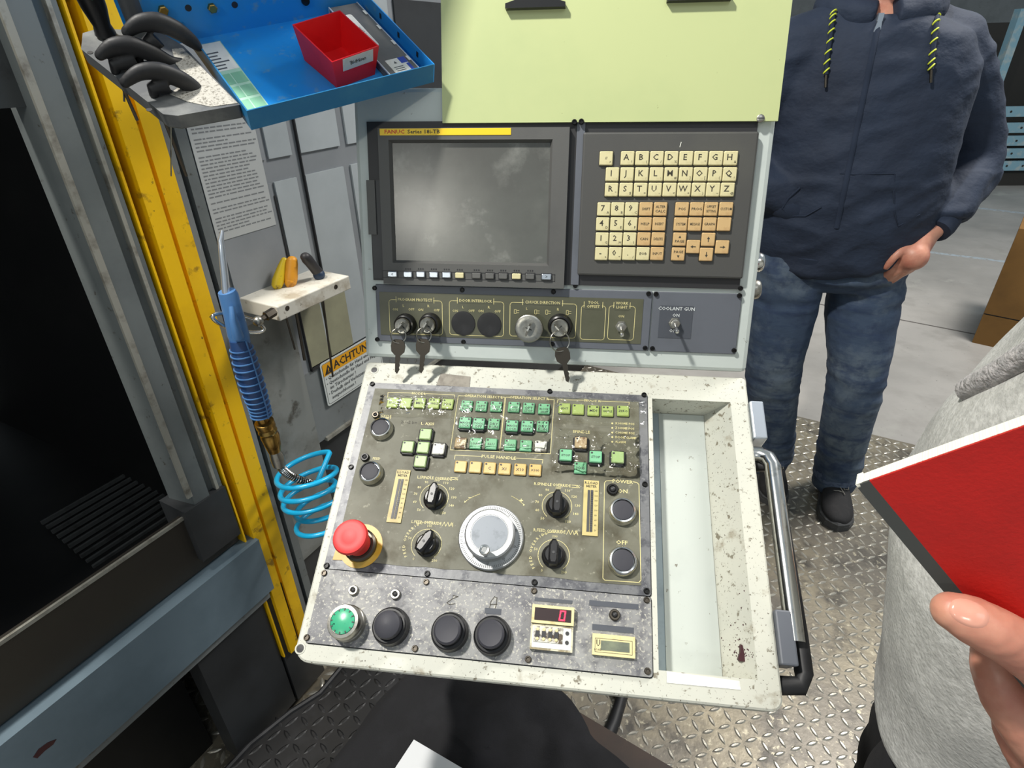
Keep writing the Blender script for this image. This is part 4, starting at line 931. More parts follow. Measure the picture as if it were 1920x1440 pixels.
g = MB(); dx, dy = x1 - .0125, (y0 + y1) / 2; w2, h2, sk = .0026, .0046, .0008
for (ax, ay, bx, by) in ((-w2, 0, -w2, h2), (-w2, h2, w2, h2), (w2, h2, w2, 0), (w2, 0, w2, -h2), (w2, -h2, -w2, -h2), (-w2, -h2, -w2, 0)):
    g.line([(dx + ax + ay * .12, dy + ay), (dx + bx + by * .12, dy + by)], .0015, .0127)
g.build('red_digit', ['led_red'], ct, ML)
fr, (x0, x1, y0, y1) = quad_part('preset_counter', [(128, 392), (765, 440), (740, 832), (105, 770)], cH, .003, .009, 'worn_frame')
g = MB(); g.box(x0 + .002, x1 - .002, y0 + .002, y1 - .002, .009, .0094); g.build('face', ['white'], fr, ML)
g = MB(); g.box(x0 + .003, x1 - .011, y0 + .0075, y1 - .0025, .0094, .0105); g.build('grimy_keypad', ['grubby'], fr, ML)
for i in range(4):
    for r_ in (0, 1):
        g = MB(); xx = x0 + .0075 + i * .0068; yy = y1 - .0055 if r_ == 0 else y0 + .0105
        g.prism(circ(.0017, 10), 0, .0014, None, 0, .0004); g.build('tiny_button', ['cream_frame'], fr, Tm(ML, xx, yy, .0105))
    g = MB(); g.box(-.0022, .0022, -.0032, .0032, 0, .0008); g.build('thumbwheel', ['edge_dark'], fr, Tm(ML, x0 + .0075 + i * .0068, (y0 + y1) / 2 + .0025, .0105))
for yy in (.36, .72): g = MB(); g.prism(circ(.0021, 12), 0, .0008); g.build('dark_stud', ['edge_dark'], fr, Tm(ML, x1 - .0062, y0 + (y1 - y0) * yy, .0094))
hm, (x0, x1, y0, y1) = quad_part('hour_meter', [(1050, 540), (1690, 592), (1685, 912), (1040, 862)], cH, .003, .0085, 'cream_frame')
g = MB(); g.box(x0 + (x1 - x0) * .20, x1 - (x1 - x0) * .13, y0 + (y1 - y0) * .24, y1 - (y1 - y0) * .30, .0085, .0088); g.build('lcd', ['lcd'], hm, ML)
g = MB(); g.line([(x0 + .003, y0 + .003), (x1 - .003, y0 + .003), (x1 - .003, y1 - .0045), (x0 + .003, y1 - .0045)], .0004, .0087, None, 0, True); g.text('U', .009, x0 + .0062, (y0 + y1) / 2 + .001, .0088, bold=.02, sx=.7); g.text('LOAD', .003, x0 + .0062, y0 + .0052, .0088); g.build('print', ['ink'], hm, ML)
for q_ in ([(180, 5), (750, 40), (745, 92), (178, 62)], [(1000, 45), (1742, 98), (1738, 180), (998, 125)], [(1045, 402), (1668, 450), (1665, 542), (1043, 492)]): quad_part('tape_strip', q_, cH, .003, .0034, 'tape')
quad_part('tape_strip', [(1620, 395), (1750, 398), (1740, 445), (1600, 440)], cF, .003, .0034, 'tape')
g = MB()
def scrib(pts): g.line([pl(*cF(*p), .0032) for p in pts], .0008, .0033)
scrib([(1350, 290), (1390, 300), (1340, 320), (1300, 350), (1320, 365), (1365, 358)]); scrib([(1650, 395), (1660, 340), (1690, 300), (1710, 310), (1705, 360), (1690, 415)]); scrib([(1655, 365), (1710, 362)])
g.build('pen_scribble', ['ink'], lpl, ML)
for p in (cB(350, 122), cB(110, 1055), cC(605, 205), cC(1665, 245), cC(1675, 1250), cE(455, 1285), cE(1620, 1375), cD(70, 1112), cD(1115, 1195)): hex_screw(*p, pl, ML, .003, .0034)
for p in (cE(450, 1372), cG(932, 130), cD(45, 1190), cD(1105, 1282), cF(155, 635), cF(1040, 725), cG(112, 540), cG(938, 622)): hex_screw(*p, pl, ML, .003, .0034, 'steel_dark')
# grab handle on the right side
hd = link('grab_handle', None, cons, ML)
hx = LW
def HB(px, py, h=-.012): return pl(px, py, h)
a = HB(1412, 762); b = HB(1432, 832); 
g = MB(); g.box(hx, hx + .017, b[1], a[1], -.030, .004); me = modified(g.mesh('h', ['alu']), [bev(.002)]); link('upper_mount', me, hd, ML)
c = HB(1458, 1148); d = HB(1486, 1252)
g = MB(); g.box(hx, hx + .018, d[1], c[1], -.030, .006); me = modified(g.mesh('h', ['frame_grey']), [bev(.002)]); link('lower_mount', me, hd, ML)
yA = HB(1435, 858)[1]; yB = c[1]
g = MB(); xc = hx + .020
g.tube([(hx + .001, yA + .004, -.012), (hx + .010, yA + .003, -.010), (xc - .003, yA - .003, -.006), (xc, yA - .014, -.003), (xc, yB - .03, -.003)], .0098, 20); g.build('bar', ['chrome'], hd, ML, 60)
g = MB(); g.tube([(hx + .004, yA - .006, -.024), (xc + .006, yA - .012, -.020), (xc + .009, yB - .02, -.016), (xc + .009, d[1] - .004, -.016), (xc + .004, d[1] - .016, -.016), (hx - .002, d[1] - .018, -.018)], .0095, 14); g.build('handle_back', ['black_soft'], hd, ML, 60)
# support arm and hoses behind the console
g = MB(); g.lathe([(.045, 0), (.045, .7)], 24, Matrix.Translation(O0 + XX * .16 + BB * .12 + Vector((0, 0, -.80)))); g.build('support_column', ['m_dark'], cons, None, 40)
g = MB(); g.lathe([(.12, 0), (.12, .02), (.05, .03)], 24, Matrix.Translation(O0 + XX * .16 + BB * .12 + Vector((0, 0, -1.039)))); g.lathe([(.045, .02), (.045, .25)], 24, Matrix.Translation(O0 + XX * .16 + BB * .12 + Vector((0, 0, -1.039)))); g.build('column_foot', ['m_dark'], cons, None, 40)
p0 = ML @ Vector((.06, -.34, -.08)); 
g = MB(); g.tube([p0, p0 + Vector((-.01, .04, -.05)), p0 + Vector((.0, .10, -.10)), p0 + Vector((.06, .12, -.12)), p0 + Vector((.10, .08, -.06)), p0 + Vector((.11, .05, .0))], .014, 12); g.build('cable_loop', ['black_soft'], cons, None, 60)
g = MB(); P1 = on_z(1150, 1362); T_ = P1 - Vector((0, 0, 0)); g.tube([P1 + Vector((-.03, -.05, .016)), P1 + Vector((.0, .0, .016)), P1 + Vector((.03, .06, .016)), P1 + Vector((-.02, .2, .016)), O0 + XX * .16 + BB * .12 + Vector((.06, 0, -1.02))], .016, 12)
fc = g.build('floor_cable', ['black_soft'], None, None, 60, label='thick black cable running over the tread plate under the console', category='cable')

# ------------------------------------------------------------------ tilted blue tray with perforated board, tool holder
ta = Vector((.81, .565, .163)).normalized(); tb = Vector((-.157, .168, .124)); tb = (tb - ta * tb.dot(ta)).normalized()
TO = at_depth(464, 206, .60)
MT = frame(TO, ta, tb)
def pt(x, y, h=0.0): return local(MT, x, y, h)
LIP = .021
frx = pt(828, 125)[0]; bky = pt(371, 65, -LIP)[1]; bk2 = pt(564, 43, -LIP)[1]; bky = (bky + bk2) / 2; rb = pt(690, 4)
TW, TDp = (frx + rb[0]) / 2, bky
tr = thing('blue_tray', 'tilted blue sheet metal tray with a perforated blue back board above the console', 'tray', MT)
g = MB(); g.box(0, TW, 0, TDp, -LIP - .0015, -LIP); g.build('tray_floor', ['blue'], tr, MT)
g = MB(); g.box(0, TW, -.0015, 0, -LIP - .0015, 0); g.build('front_lip', ['blue_dark'], tr, MT)
g = MB(); g.box(-.0015, 0, -.0015, TDp, -LIP - .0015, 0); g.build('left_lip', ['blue_dark'], tr, MT)
g = MB(); g.box(TW, TW + .0015, -.0015, TDp, -LIP - .0015, 0)
rl = g.build('right_lip', ['blue'], tr, MT)
for i in range(3):
    g = MB(); g.box(0, .0006, -.002, .002, -.003, .003); g.build('slot', ['edge_dark'], rl, MT @ Matrix.Translation((TW - .0007, .035 + i * .045, -.008)))
g = MB(); g.box(-.06, TW + .0015, TDp, TDp + .002, -LIP - .0015, .28)
pb = g.build('perforated_board', ['blue'], tr, MT)
def pbx(x, y):
    n = MT.col[1].to_3d(); P = on_plane(x, y, MT @ Vector((0, TDp, 0)), n); q = MT.inverted() @ P; return q.x, q.z
RB = MT @ Matrix.Translation((0, TDp, 0)) @ Matrix.Rotation(PI / 2, 4, 'X')
for i, (p, kind) in enumerate((((305, 18), 1), ((353, 15), 0), ((397, 14), 1), ((440, 9), 0), ((572, 1), 2))):
    x, z = pbx(*p); T = RB @ Matrix.Translation((x, z, 0))
    if kind == 1: g = MB(); g.prism(circ(.0052, 6), 0, .0045, None, 0, .0008); g.build('hex_bolt', ['brass'], pb, T)
    elif kind == 2: g = MB(); g.lathe([(.0052, 0), (.0048, .003), (.0003, .004)], 16); g.build('round_bolt', ['screw'], pb, T, 40)
    else: g = MB(); g.lathe([(.0036, 0), (.0036, .0003), (.0003, .0003)], 16); g.build('hole', ['edge_dark'], pb, T)
x_, z_ = pbx(440, 9); x2, _ = pbx(353, 15); step = abs(x_ - x2) / 2
for r_ in range(1, 5):
    for c_ in range(-2, 7):
        g = MB(); g.lathe([(.0036, 0), (.0036, .0003), (.0003, .0003)], 12); g.build('hole', ['edge_dark'], pb, RB @ Matrix.Translation((x2 + c_ * step, z_ + .01 + r_ * step, 0)))
g = MB(); g.tube([MT @ Vector((TW * .5, TDp + .02, -.01)), MT @ Vector((TW * .5, TDp + .10, -.01)), MM @ Vector((.25, 1.45, -.01))], .012, 12); g.build('tray_arm', ['m_dark'], tr, None, 60)
# mint green label in the tray
q = [pt(*p, -LIP + .0008) for p in ((345, 88), (412, 82), (522, 190), (465, 205))]
lx0 = .0012; lx1 = .031
g = MB(); lyt = pt(380, 84, -LIP)[1]
g.box(lx0, lx1, .002, lyt, -LIP, -LIP + .0006)
hh = lyt - .002
g.box(lx0 + .001, lx1 - .001, .002 + hh * .64, lyt - .001, -LIP + .0006, -LIP + .0008, None, 3)
for i in range(6): g.box(lx0 + .002, lx1 - random.uniform(.004, .014), .002 + hh * (.66 + .04 * i), .002 + hh * (.675 + .04 * i), -LIP + .0008, -LIP + .0009, None, 2)
for i in range(3):
    for j in range(2): g.box(lx0 + .002 + j * .0140, lx0 + .0145 + j * .0140, .002 + hh * (.15 + .16 * i), .002 + hh * (.28 + .16 * i), -LIP + .0006, -LIP + .0008, None, 4)
g.box(lx0 + .001, lx1 - .001, .0025, .002 + hh * .11, -LIP + .0006, -LIP + .0008, None, 3)
g.box(lx0 + .003, lx1 - .003, .002 + hh * .115, .002 + hh * .14, -LIP + .0006, -LIP + .0008, None, 1)
g.build('paper_label', ['leaf', 'leaf2', 'ink_grey', 'white', 'mint'], tr, MT)
# red bin
def bin_frame():
    f0 = pt(610, 168, -LIP); f1 = pt(722, 145, -LIP); return f0, f1
bf0 = pt(*(540 + 400 / 4.174, 700 / 4.174), -LIP); bf1 = pt(*(540 + 735 / 4.174, 625 / 4.174), -LIP)
bl = pt(*(540 + 50 / 4.174, 490 / 4.174), -LIP)
fx = Vector((bf1[0] - bf0[0], bf1[1] - bf0[1], 0)); fwid = fx.length
MBn = MT @ Matrix.Translation((bf0[0], bf0[1] + .001, -LIP + .0002)) @ Matrix.Rotation(math.atan2(fx.y, fx.x), 4, 'Z')
tdir = Vector((bl[0] - bf0[0], bl[1] - bf0[1], 0)); blen = tdir.length * .92
# skew between front and side is ignored: a real rectangular bin
bang = math.atan2(tdir.y, tdir.x) - PI / 2
MBn = MT @ Matrix.Translation((bf0[0] - .001, bf0[1] + .002, -LIP + .0002)) @ Matrix.Rotation(bang * .5 + .5 * math.atan2(fx.y, fx.x), 4, 'Z')
rbn = thing('red_bin', 'open red plastic storage bin with a paper label standing in the blue tray', 'bin', MBn)
BWd, BLn, BHt = fwid * .98, blen, .040
g = MB(); tk = .0016; fl_ = .0055
def frus(z, ins): 
    k = z / BHt; e = fl_ * k
    return [(-e + ins, -e * .6 + ins), (BWd + e - ins, -e * .6 + ins), (BWd + e - ins, BLn + e - ins), (-e + ins, BLn + e - ins)]
o0 = frus(0, 0); o1 = frus(BHt, 0); i1 = frus(BHt, tk); i0 = frus(tk, tk)
v = [(x, y, 0) for x, y in o0] + [(x, y, BHt) for x, y in o1] + [(x, y, BHt) for x, y in i1] + [(x, y, tk) for x, y in i0]
v[4] = (v[4][0], v[4][1], BHt * .86); v[5] = (v[5][0], v[5][1], BHt * .86); v[8] = (v[8][0], v[8][1], BHt * .86); v[9] = (v[9][0], v[9][1], BHt * .86)
f = [(3, 2, 1, 0), (12, 13, 14, 15)]
for q in range(4): r = (q + 1) % 4; f += [(q, r, 4 + r, 4 + q), (4 + q, 4 + r, 8 + r, 8 + q), (8 + q, 8 + r, 12 + r, 12 + q)]
g.add(v, f); g.build('bin_body', ['red_bin'], rbn, MBn)
sl_ = math.atan2(fl_ * .6, BHt)
TL_ = MBn @ Matrix.Rotation(PI / 2 + sl_, 4, 'X')
g = MB(); g.box(BWd * .16, BWd * .94, BHt * .48, BHt * .84, .0002, .0008); g.text('Bi-fräsen', .0062, BWd * .55, BHt * .66, .001, None, 1, bold=.02)
g.build('bin_label', ['block', 'ink'], rbn, TL_)
# flat smoky cases with labels
cs0 = pt(*(540 + 880 / 4.174, 590 / 4.174), -LIP + .006); cs1 = pt(*(540 + 1100 / 4.174, 530 / 4.174), -LIP + .006)
csb = pt(*(540 + 345 / 4.174, 70 / 4.174), -LIP + .006); csb2 = pt(*(540 + 575 / 4.174, 42 / 4.174), -LIP + .006)
for (nm, xa, xb, ya, yb_, zc, lab) in (('insert_case', .174, .2145, .003, min(.168, TDp - .004), .010, 'flat smoky plastic case with white labels along the right side of the tray'),):
    T = MT @ Matrix.Translation((xa, ya, -LIP + .0002)); cs = thing(nm, lab, 'case', T)
    ww, ll = xb - xa, yb_ - ya
    g = MB(); g.prism(rrect(ww, ll, .002, 3, ww / 2, ll / 2), 0, zc, None, 0, .001); g.build('case_body', ['case'], cs, T)
    g = MB(); g.box(0, .0012, 0, ll, zc * .2, zc + .0006); g.box(ww - .0012, ww, 0, ll, zc * .2, zc + .0006); g.build('clear_rim', ['case_edge'], cs, T)
    g = MB(); g.prism(rrect(.0095, ll * .44, .003, 3, ww * .36, ll * .64), zc, zc + .0005); g.text('sand & dri', .005, ww * .36, ll * .62, zc + .0007, None, 1, -PI / 2); g.build('case_label', ['white', 'ink_grey'], cs, T)
    g = MB(); g.prism(rrect(ww * .62, ll * .2, .001, 2, ww * .52, ll * .13), zc, zc + .0005); g.box(ww * .62, ww * .84, ll * .16, ll * .23, zc + .0005, zc + .0007, None, 1); g.box(ww * .74, ww * .84, ll * .04, ll * .15, zc + .0005, zc + .0007, None, 1)
    g.add([(ww * .4, ll * .17, zc + .0007), (ww * .5, ll * .17, zc + .0007), (ww * .45, ll * .2, zc + .0007)], [(0, 1, 2)], None, 2)
    for i in range(4): g.box(ww * .3, ww * .6, ll * (.06 + .022 * i), ll * (.068 + .022 * i), zc + .0005, zc + .0006, None, 2)
    g.build('case_sticker', ['white', 'ink_blue', 'ink_grey'], cs, T)
    for i in range(4):
        g = MB(); g.box(ww - .0042, ww - .0008, ll * (.17 + .215 * i), ll * (.17 + .215 * i) + .009, zc + .0004, zc + .0012); g.build('white_tab', ['white'], cs, T)
# grey tool holder
hp = [pt(*p, -.004) for p in ((155, 62), (186, 53), (300, 60), (344, 86), (452, 196), (333, 217), (306, 214), (292, 203), (152, 92))]
th = thing('tool_holder', 'grey metal tool holder plate with holes beside the blue tray', 'holder', MT)
g = MB(); g.prism([(min(x, -.0018), y) for x, y in reversed(hp)], -.020, -.004); hs = modified(g.mesh('h', ['holder']), [bev(.0022, 3)])
link('holder_plate', hs, th, MT)
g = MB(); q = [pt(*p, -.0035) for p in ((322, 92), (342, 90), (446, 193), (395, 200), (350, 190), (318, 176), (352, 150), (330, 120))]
g.prism([(min(x, -.003), y) for x, y in reversed(q)], -.0039, -.0034); g.build('pale_patch', ['holder_sheen'], th, MT)  # reflection on the plate, laid on as a thin pale piece
for p in ((169, 99), (280, 206), (396, 178)):
    x, y = pt(*p, -.004); g = MB(); g.lathe([(.0028, 0), (.0028, .0004), (.0003, .0004)], 14); g.build('hole', ['edge_dark'], th, Tm(MT, x, y, -.0039))
# P-handle hex keys standing in the plate
def p_handle(label, pts, foot, shaft_end, rad):
    fx_, fy_ = pt(*foot, -.004)
    nrm = MT.col[1].to_3d(); Pp = MT @ Vector((fx_, fy_, 0))
    P3 = [on_plane(x, y, Pp, nrm) for x, y in pts]
    k = thing('hex_key', label, 'hex key', MT @ Matrix.Translation((fx_, fy_, -.004)), 'hex keys standing in the tool holder')
    # smooth the path
    PP = []; RR = []
    m_ = len(P3)
    for i in range(m_ - 1):
        for t in (0, .25, .5, .75):
            p0, p1, p2, p3 = P3[max(i - 1, 0)], P3[i], P3[i + 1], P3[min(i + 2, m_ - 1)]
            PP.append(.5 * ((2 * p1) + (p2 - p0) * t + (2 * p0 - 5 * p1 + 4 * p2 - p3) * t * t + (3 * p1 - p0 - 3 * p2 + p3) * t ** 3)); RR.append(rad[i] + (rad[i + 1] - rad[i]) * t)
    PP.append(P3[-1]); RR.append(rad[-1])
    g = MB(); g.tube(PP, RR, 16, flat=.8, nrm=MT.col[2].to_3d())
    c = MT.inverted() @ P3[m_ // 2]
    g.tube([MT @ Vector((c.x * .55 + fx_ * .45, fy_, c.z * .8)), MT @ Vector((fx_, fy_, .004)), MT @ Vector((fx_, fy_, -.004))], [.0095, .006, .005], 14)
    g.ell(P3[-1], RR[-1], RR[-1] * .8, RR[-1]); g.ell(P3[0], RR[0], RR[0] * .8, RR[0])
    def rm(o):
        b = o.modifiers.new('r', 'REMESH'); b.mode = 'VOXEL'; b.voxel_size = .0012; b.use_smooth_shade = True
        s_ = o.modifiers.new('s', 'SMOOTH'); s_.iterations = 6; s_.factor = .5
    me = modified(g.mesh('hh', ['black_soft']), [rm]); link('handle', me, k)
    e = MT.inverted() @ on_plane(*shaft_end, Pp, nrm)
    g = MB(); g.tube([MT @ Vector((fx_, fy_, -.002)), MT @ Vector((fx_, fy_, -.02)), MT @ Vector((fx_, fy_, e.z))], .0018, 6); g.build('shaft', ['steel_dark'], k)
    g = MB(); T_ = Matrix.Translation(P3[-2].lerp(P3[-1], .6) + (CAM - P3[-1]).normalized() * rad[-1] * .86)
    return k
p_handle('black curved hex key handle furthest back, against the blue board', [(238, 60), (262, 44), (295, 42), (330, 56), (358, 76), (371, 88)], (262, 118), (262, 222), [.0055, .0085, .0100, .0095, .0075, .0050])
p_handle('black curved hex key handle in the middle, thumb end resting low at right', [(187, 104), (212, 88), (245, 86), (285, 100), (322, 118), (362, 122)], (218, 136), (228, 232), [.0050, .0085, .0098, .0090, .0072, .0062])
p_handle('black curved hex key handle nearest, at the front corner of the holder', [(234, 155), (262, 136), (298, 134), (336, 148), (365, 166), (378, 182)], (290, 180), (305, 342), [.0050, .0078, .0092, .0092, .0078, .0050])
g = MB()
for (p, q_, r_) in (((320, 222), (321, 330), .0008), ((232, 160), (233, 190), .0012)):
    n_ = MT.col[1].to_3d(); x, y = pt(*p, -.02); P_a = MT @ Vector((x, y, -.02)); P_b = on_plane(*q_, P_a, n_); g.tube([P_a, P_b], r_, 6)
g.build('thin_pin', ['steel'], th)
# screwdriver and grey tube
x, y = pt(200, 68, -.004); T = Tm(MT, x, y, -.004); sd = thing('screwdriver', 'black and green screwdriver handle standing at the back left of the tool holder', 'screwdriver', T)
g = MB(); g.lathe([(.004, -.03), (.006, .0), (.0105, .003), (.0085, .012), (.0120, .03), (.0135, .05), (.0130, .075), (.011, .088), (.004, .092)], 24); g.build('handle', ['black'], sd, T, 50)
g = MB()
for i in range(8): a = i * PI / 4; g.ell((.0125 * math.cos(a), .0125 * math.sin(a), .062), .0032, .0032, .020, n=10, m=8)
g.build('green_grip', [mat('dark_green_grip', (40, 84, 60), .5)], sd, T, 60)
g = MB(); g.tube([(0, 0, -.004), (0, 0, -.07)], .0025, 8); g.build('shaft', ['steel'], sd, T)
x, y = pt(262, 60, -.004); T = Tm(MT, x, y, -.004); tu_ = thing('grey_tube', 'upright grey metal tube behind the hex key handles', 'tube', T)
g = MB(); g.lathe([(.0105, 0), (.0105, .11), (.0085, .11), (.0085, .09), (.0003, .09)], 28); g.build('tube_body', ['holder'], tu_, T, 40)

# ------------------------------------------------------------------ white tool block with three tools on the door
TBk = MM @ Matrix.Translation((0, 0, 0))
bk = thing('tool_block', 'dirty white plastic tool block mounted on the grey machine door', 'tool block', MM)
g = MB(); g.box(-.122, .058, 1.018, 1.045, -.03, .088); me = modified(g.mesh('b', ['block']), [bev(.002)]); link('block', me, bk, MM)
for p in ((539, 578), (630, 538)):
    s_, z_ = pm(*p, .0885); g = MB(); g.lathe([(.0045, 0), (.0045, .0006), (.0030, .0006), (.0030, .0001), (.0003, .0001)], 16); g.build('dark_screw', ['steel_dark'], bk, Tm(MM, s_, z_, .088))
def door_tool(kind, label, base_px, top_px, rad, m, shaft_px, sh_r=.0024):
    hb = .045; s_, z_ = pm(*base_px, hb); zt = 1.045
    P0_ = on_z(*base_px, 1.046); L0 = MM.inverted() @ P0_; Pt = MM @ Vector((L0.x, 0, L0.z))
    n_ = MM.col[2].to_3d(); top = on_plane(*top_px, P0_, n_)
    T = Matrix.Translation(P0_); k = thing('screwdriver', label, 'screwdriver', T, 'hand tools in the white block')
    d = top - P0_; g = MB(); PP = [d * t + Vector((0, 0, rad[0] * .6)) for t in (0, .12, .3, .5, .7, .88, 1.0)]
    g.tube(PP, rad, 18); g.ell(PP[-1], rad[-1], rad[-1], rad[-1] * .9); g.ell(PP[0], rad[0], rad[0], rad[0])
    g.build('handle', [m], k, T, 60)
    if kind == 'cap': g = MB(); g.ell(PP[0] + Vector((.0, -.003, .0)), rad[0] * 1.08, rad[0] * 1.08, rad[0] * 1.05); g.build('end_cap', ['h_blue'], k, T, 60)
    if kind == 'orange': g = MB(); g.ell(PP[0] + Vector((0, -.006, -.001)), rad[0] * .8, rad[0] * .55, rad[0] * .95); g.build('end_cap', ['h_orange'], k, T, 60)
    e = on_plane(*shaft_px, P0_, n_); g = MB(); g.tube([Vector((0, 0, 0)), e - P0_], sh_r, 8); g.build('shaft', ['steel_dark'], k, T)
door_tool('y', 'yellow plastic handle at the left of the white tool block', (521, 539), (534, 494), [.0100, .0110, .0105, .0095, .0085, .0070, .0060], 'h_yellow', (553, 655), .0020)
door_tool('orange', 'orange plastic handle in the middle of the white tool block', (546, 534), (549, 496), [.0115, .0125, .0125, .0118, .0115, .0110, .0100], 'h_orange', (571, 675), .0030)
door_tool('cap', 'black handle with blue end at the right of the white tool block', (600, 520), (574, 488), [.0105, .0100, .0100, .0098, .0100, .0105, .0095], 'h_black', (624, 706), .0022)
# ring and bolt holding the air gun
def P3(x, y, h): s_, z_ = pm(x, y, h); return MM @ Vector((s_, z_, h))
rg = thing('ring_hook', 'shiny steel ring hook bolted to the left end of the white tool block', 'hook')
rc = P3(449, 606, .088)
g = MB(); g.tube([rc + ( (P3(485, 606, .088) - rc) * math.cos(2 * PI * i / 32) + Vector((-.012, -.02, .026)) * math.sin(2 * PI * i / 32)) for i in range(32)], .0032, 10, closed=True); g.build('ring', ['chrome'], rg, None, 60)
g = MB(); a = P3(484, 602, .088); b = P3(514, 584, .088); g.tube([a, a.lerp(b, .45), a.lerp(b, .46), b], [.0050, .0050, .0080, .0080], 6); g.build('bolt', ['steel_dark'], rg)
g = MB(); g.ell(a, .009, .009, .009); g.build('eye_nut', ['steel'], rg, None, 60)
# air gun
ag = thing('air_gun', 'blue air blow gun with curved silver nozzle hanging in the steel ring', 'air gun', Matrix.Translation(P3(440, 600, .10)))
AG = WORLD['air_gun']
HG = .105
def PG(x, y, h=HG): return P3(x, y, h)
g = MB(); g.tube([PG(417, 432), PG(414, 450), PG(417, 480), PG(421, 515), PG(424, 550)], [.0022, .0042, .0050, .0055, .0058], 12); g.build('nozzle', ['alu'], ag, None, 60)
g = MB(); g.tube([PG(425, 546), PG(428, 552), PG(438, 590), PG(447, 628), PG(452, 645)], [.0135, .0150, .0155, .0170, .0150], 16, flat=.8); g.build('gun_body', ['gun'], ag, None, 60)
g = MB(); g.tube([PG(434, 575, .12), PG(437, 600, .126), PG(447, 632, .118)], [.004, .0055, .009], 10); g.build('trigger', ['gun'], ag, None, 60)
gp = [PG(448, 636), PG(456, 665), PG(466, 700), PG(477, 735), PG(486, 762), PG(490, 780)]
g = MB(); g.tube(gp, [.0150, .0180, .0195, .0190, .0170, .0165], 18)
g.build('grip', ['gun_d'], ag, None, 60)
for i in range(13):
    t = .12 + .86 * i / 12; k = t * 5; a = int(min(k, 4)); p = gp[a].lerp(gp[a + 1], k - a); d = (gp[a + 1] - gp[a]).normalized()
    R_ = [.0150, .0180, .0195, .0190, .0170, .0165]; r_ = R_[a] + (R_[a + 1] - R_[a]) * (k - a)
    g = MB(); u = d.orthogonal().normalized(); v_ = d.cross(u); g.tube([p + u * (r_ + .0006) * math.cos(2 * PI * j / 24) + v_ * (r_ + .0006) * math.sin(2 * PI * j / 24) for j in range(24)], .0014, 6, closed=True); g.build('grip_rib', ['gun'], ag, None, 60)
g = MB(); n_ = MM.col[2].to_3d(); g.tube([p + n_ * (r0_ + .001) for p, r0_ in zip(gp, [.0150, .0180, .0195, .0190, .0170, .0165])], .0013, 6); g.build('grip_spine', ['gun'], ag, None, 60)
cp = [PG(491, 782), PG(494, 789), PG(495, 791), PG(499, 800), PG(500, 803), PG(502, 808), PG(504, 812), PG(506, 817), PG(512, 835), PG(515, 846)]
g = MB(); g.tube(cp, [.010, .010, .0165, .0165, .0145, .0165, .0145, .0160, .0135, .0110], 20); g.build('brass_coupling', ['brass'], ag, None, 30)
g = MB(); g.tube([PG(515, 846), PG(520, 858), PG(524, 872)], [.0100, .0125, .0115], 18); g.build('hose_nut', ['steel'], ag, None, 30)
hoseh = HG
sp = [PG(524, 872), PG(532, 882), PG(545, 892), PG(565, 901), PG(584, 906)]
g = MB(); g.tube(sp, .0062, 10); g.build('hose_end', ['steel_dark'], ag, None, 60)
def cat(P, n):
    out = []
    for i in range(len(P) - 1):
        p0, p1, p2, p3 = P[max(i - 1, 0)], P[i], P[i + 1], P[min(i + 2, len(P) - 1)]
        for k in range(n): t = k / n; out.append(.5 * ((2 * p1) + (p2 - p0) * t + (2 * p0 - 5 * p1 + 4 * p2 - p3) * t * t + (3 * p1 - p0 - 3 * p2 + p3) * t ** 3))
    return out + [P[-1]]
sc_ = cat(sp, 12); g = MB(); hel = []
for i in range(len(sc_) * 6 - 6):
    k = i / 6; a = int(k); p = sc_[a].lerp(sc_[min(a + 1, len(sc_) - 1)], k - a); d = (sc_[min(a + 1, len(sc_) - 1)] - sc_[max(a - 1, 0)]).normalized(); u = d.cross(ZZ).normalized(); v_ = d.cross(u)
    an = 2 * PI * i / 14; hel.append(p + (u * math.cos(an) + v_ * math.sin(an)) * .0072)
g.tube(hel, .0011, 5); g.build('spring_guard', ['chrome'], ag, None, 60)
# coiled hose: starts at the guard, turns around a hanging axis
ho = thing('coiled_hose', 'bright blue coiled air hose hanging below the blow gun', 'hose')
cen = P3(563, 862, .085); r0_ = .058; pth = [sp[-1], sp[-1] + (sp[-1] - sp[-2]) * .5]
st_ang = math.atan2(pth[-1].y - cen.y, pth[-1].x - cen.x)
N_ = 40
for i in range(6, int(N_ * 5.2)):
    a = st_ang + 2 * PI * i / N_; tt = i / N_; zoff = -.030 * tt + (.018 * math.sin(a + 2.4))
    rr = r0_ * (1 - .03 * tt + .03 * math.sin(3 * tt)); cx_ = cen + Vector((.004 * tt, -.002 * tt, 0)) + Vector((.005 * math.sin(2.1 * tt), .005 * math.cos(1.7 * tt), 0))
    pth.append(Vector((cx_.x + rr * math.cos(a), cx_.y + rr * math.sin(a), cen.z - .012 + zoff)))
last = pth[-1]; pth += [last + Vector((.03, .0, -.03)), last + Vector((.08, .04, -.08)), last + Vector((.16, .1, -.2))]
g = MB(); g.tube(pth[:2] + cat(pth[2:], 2), .0052, 10); g.build('hose_coil', ['hose'], ho, None, 60)

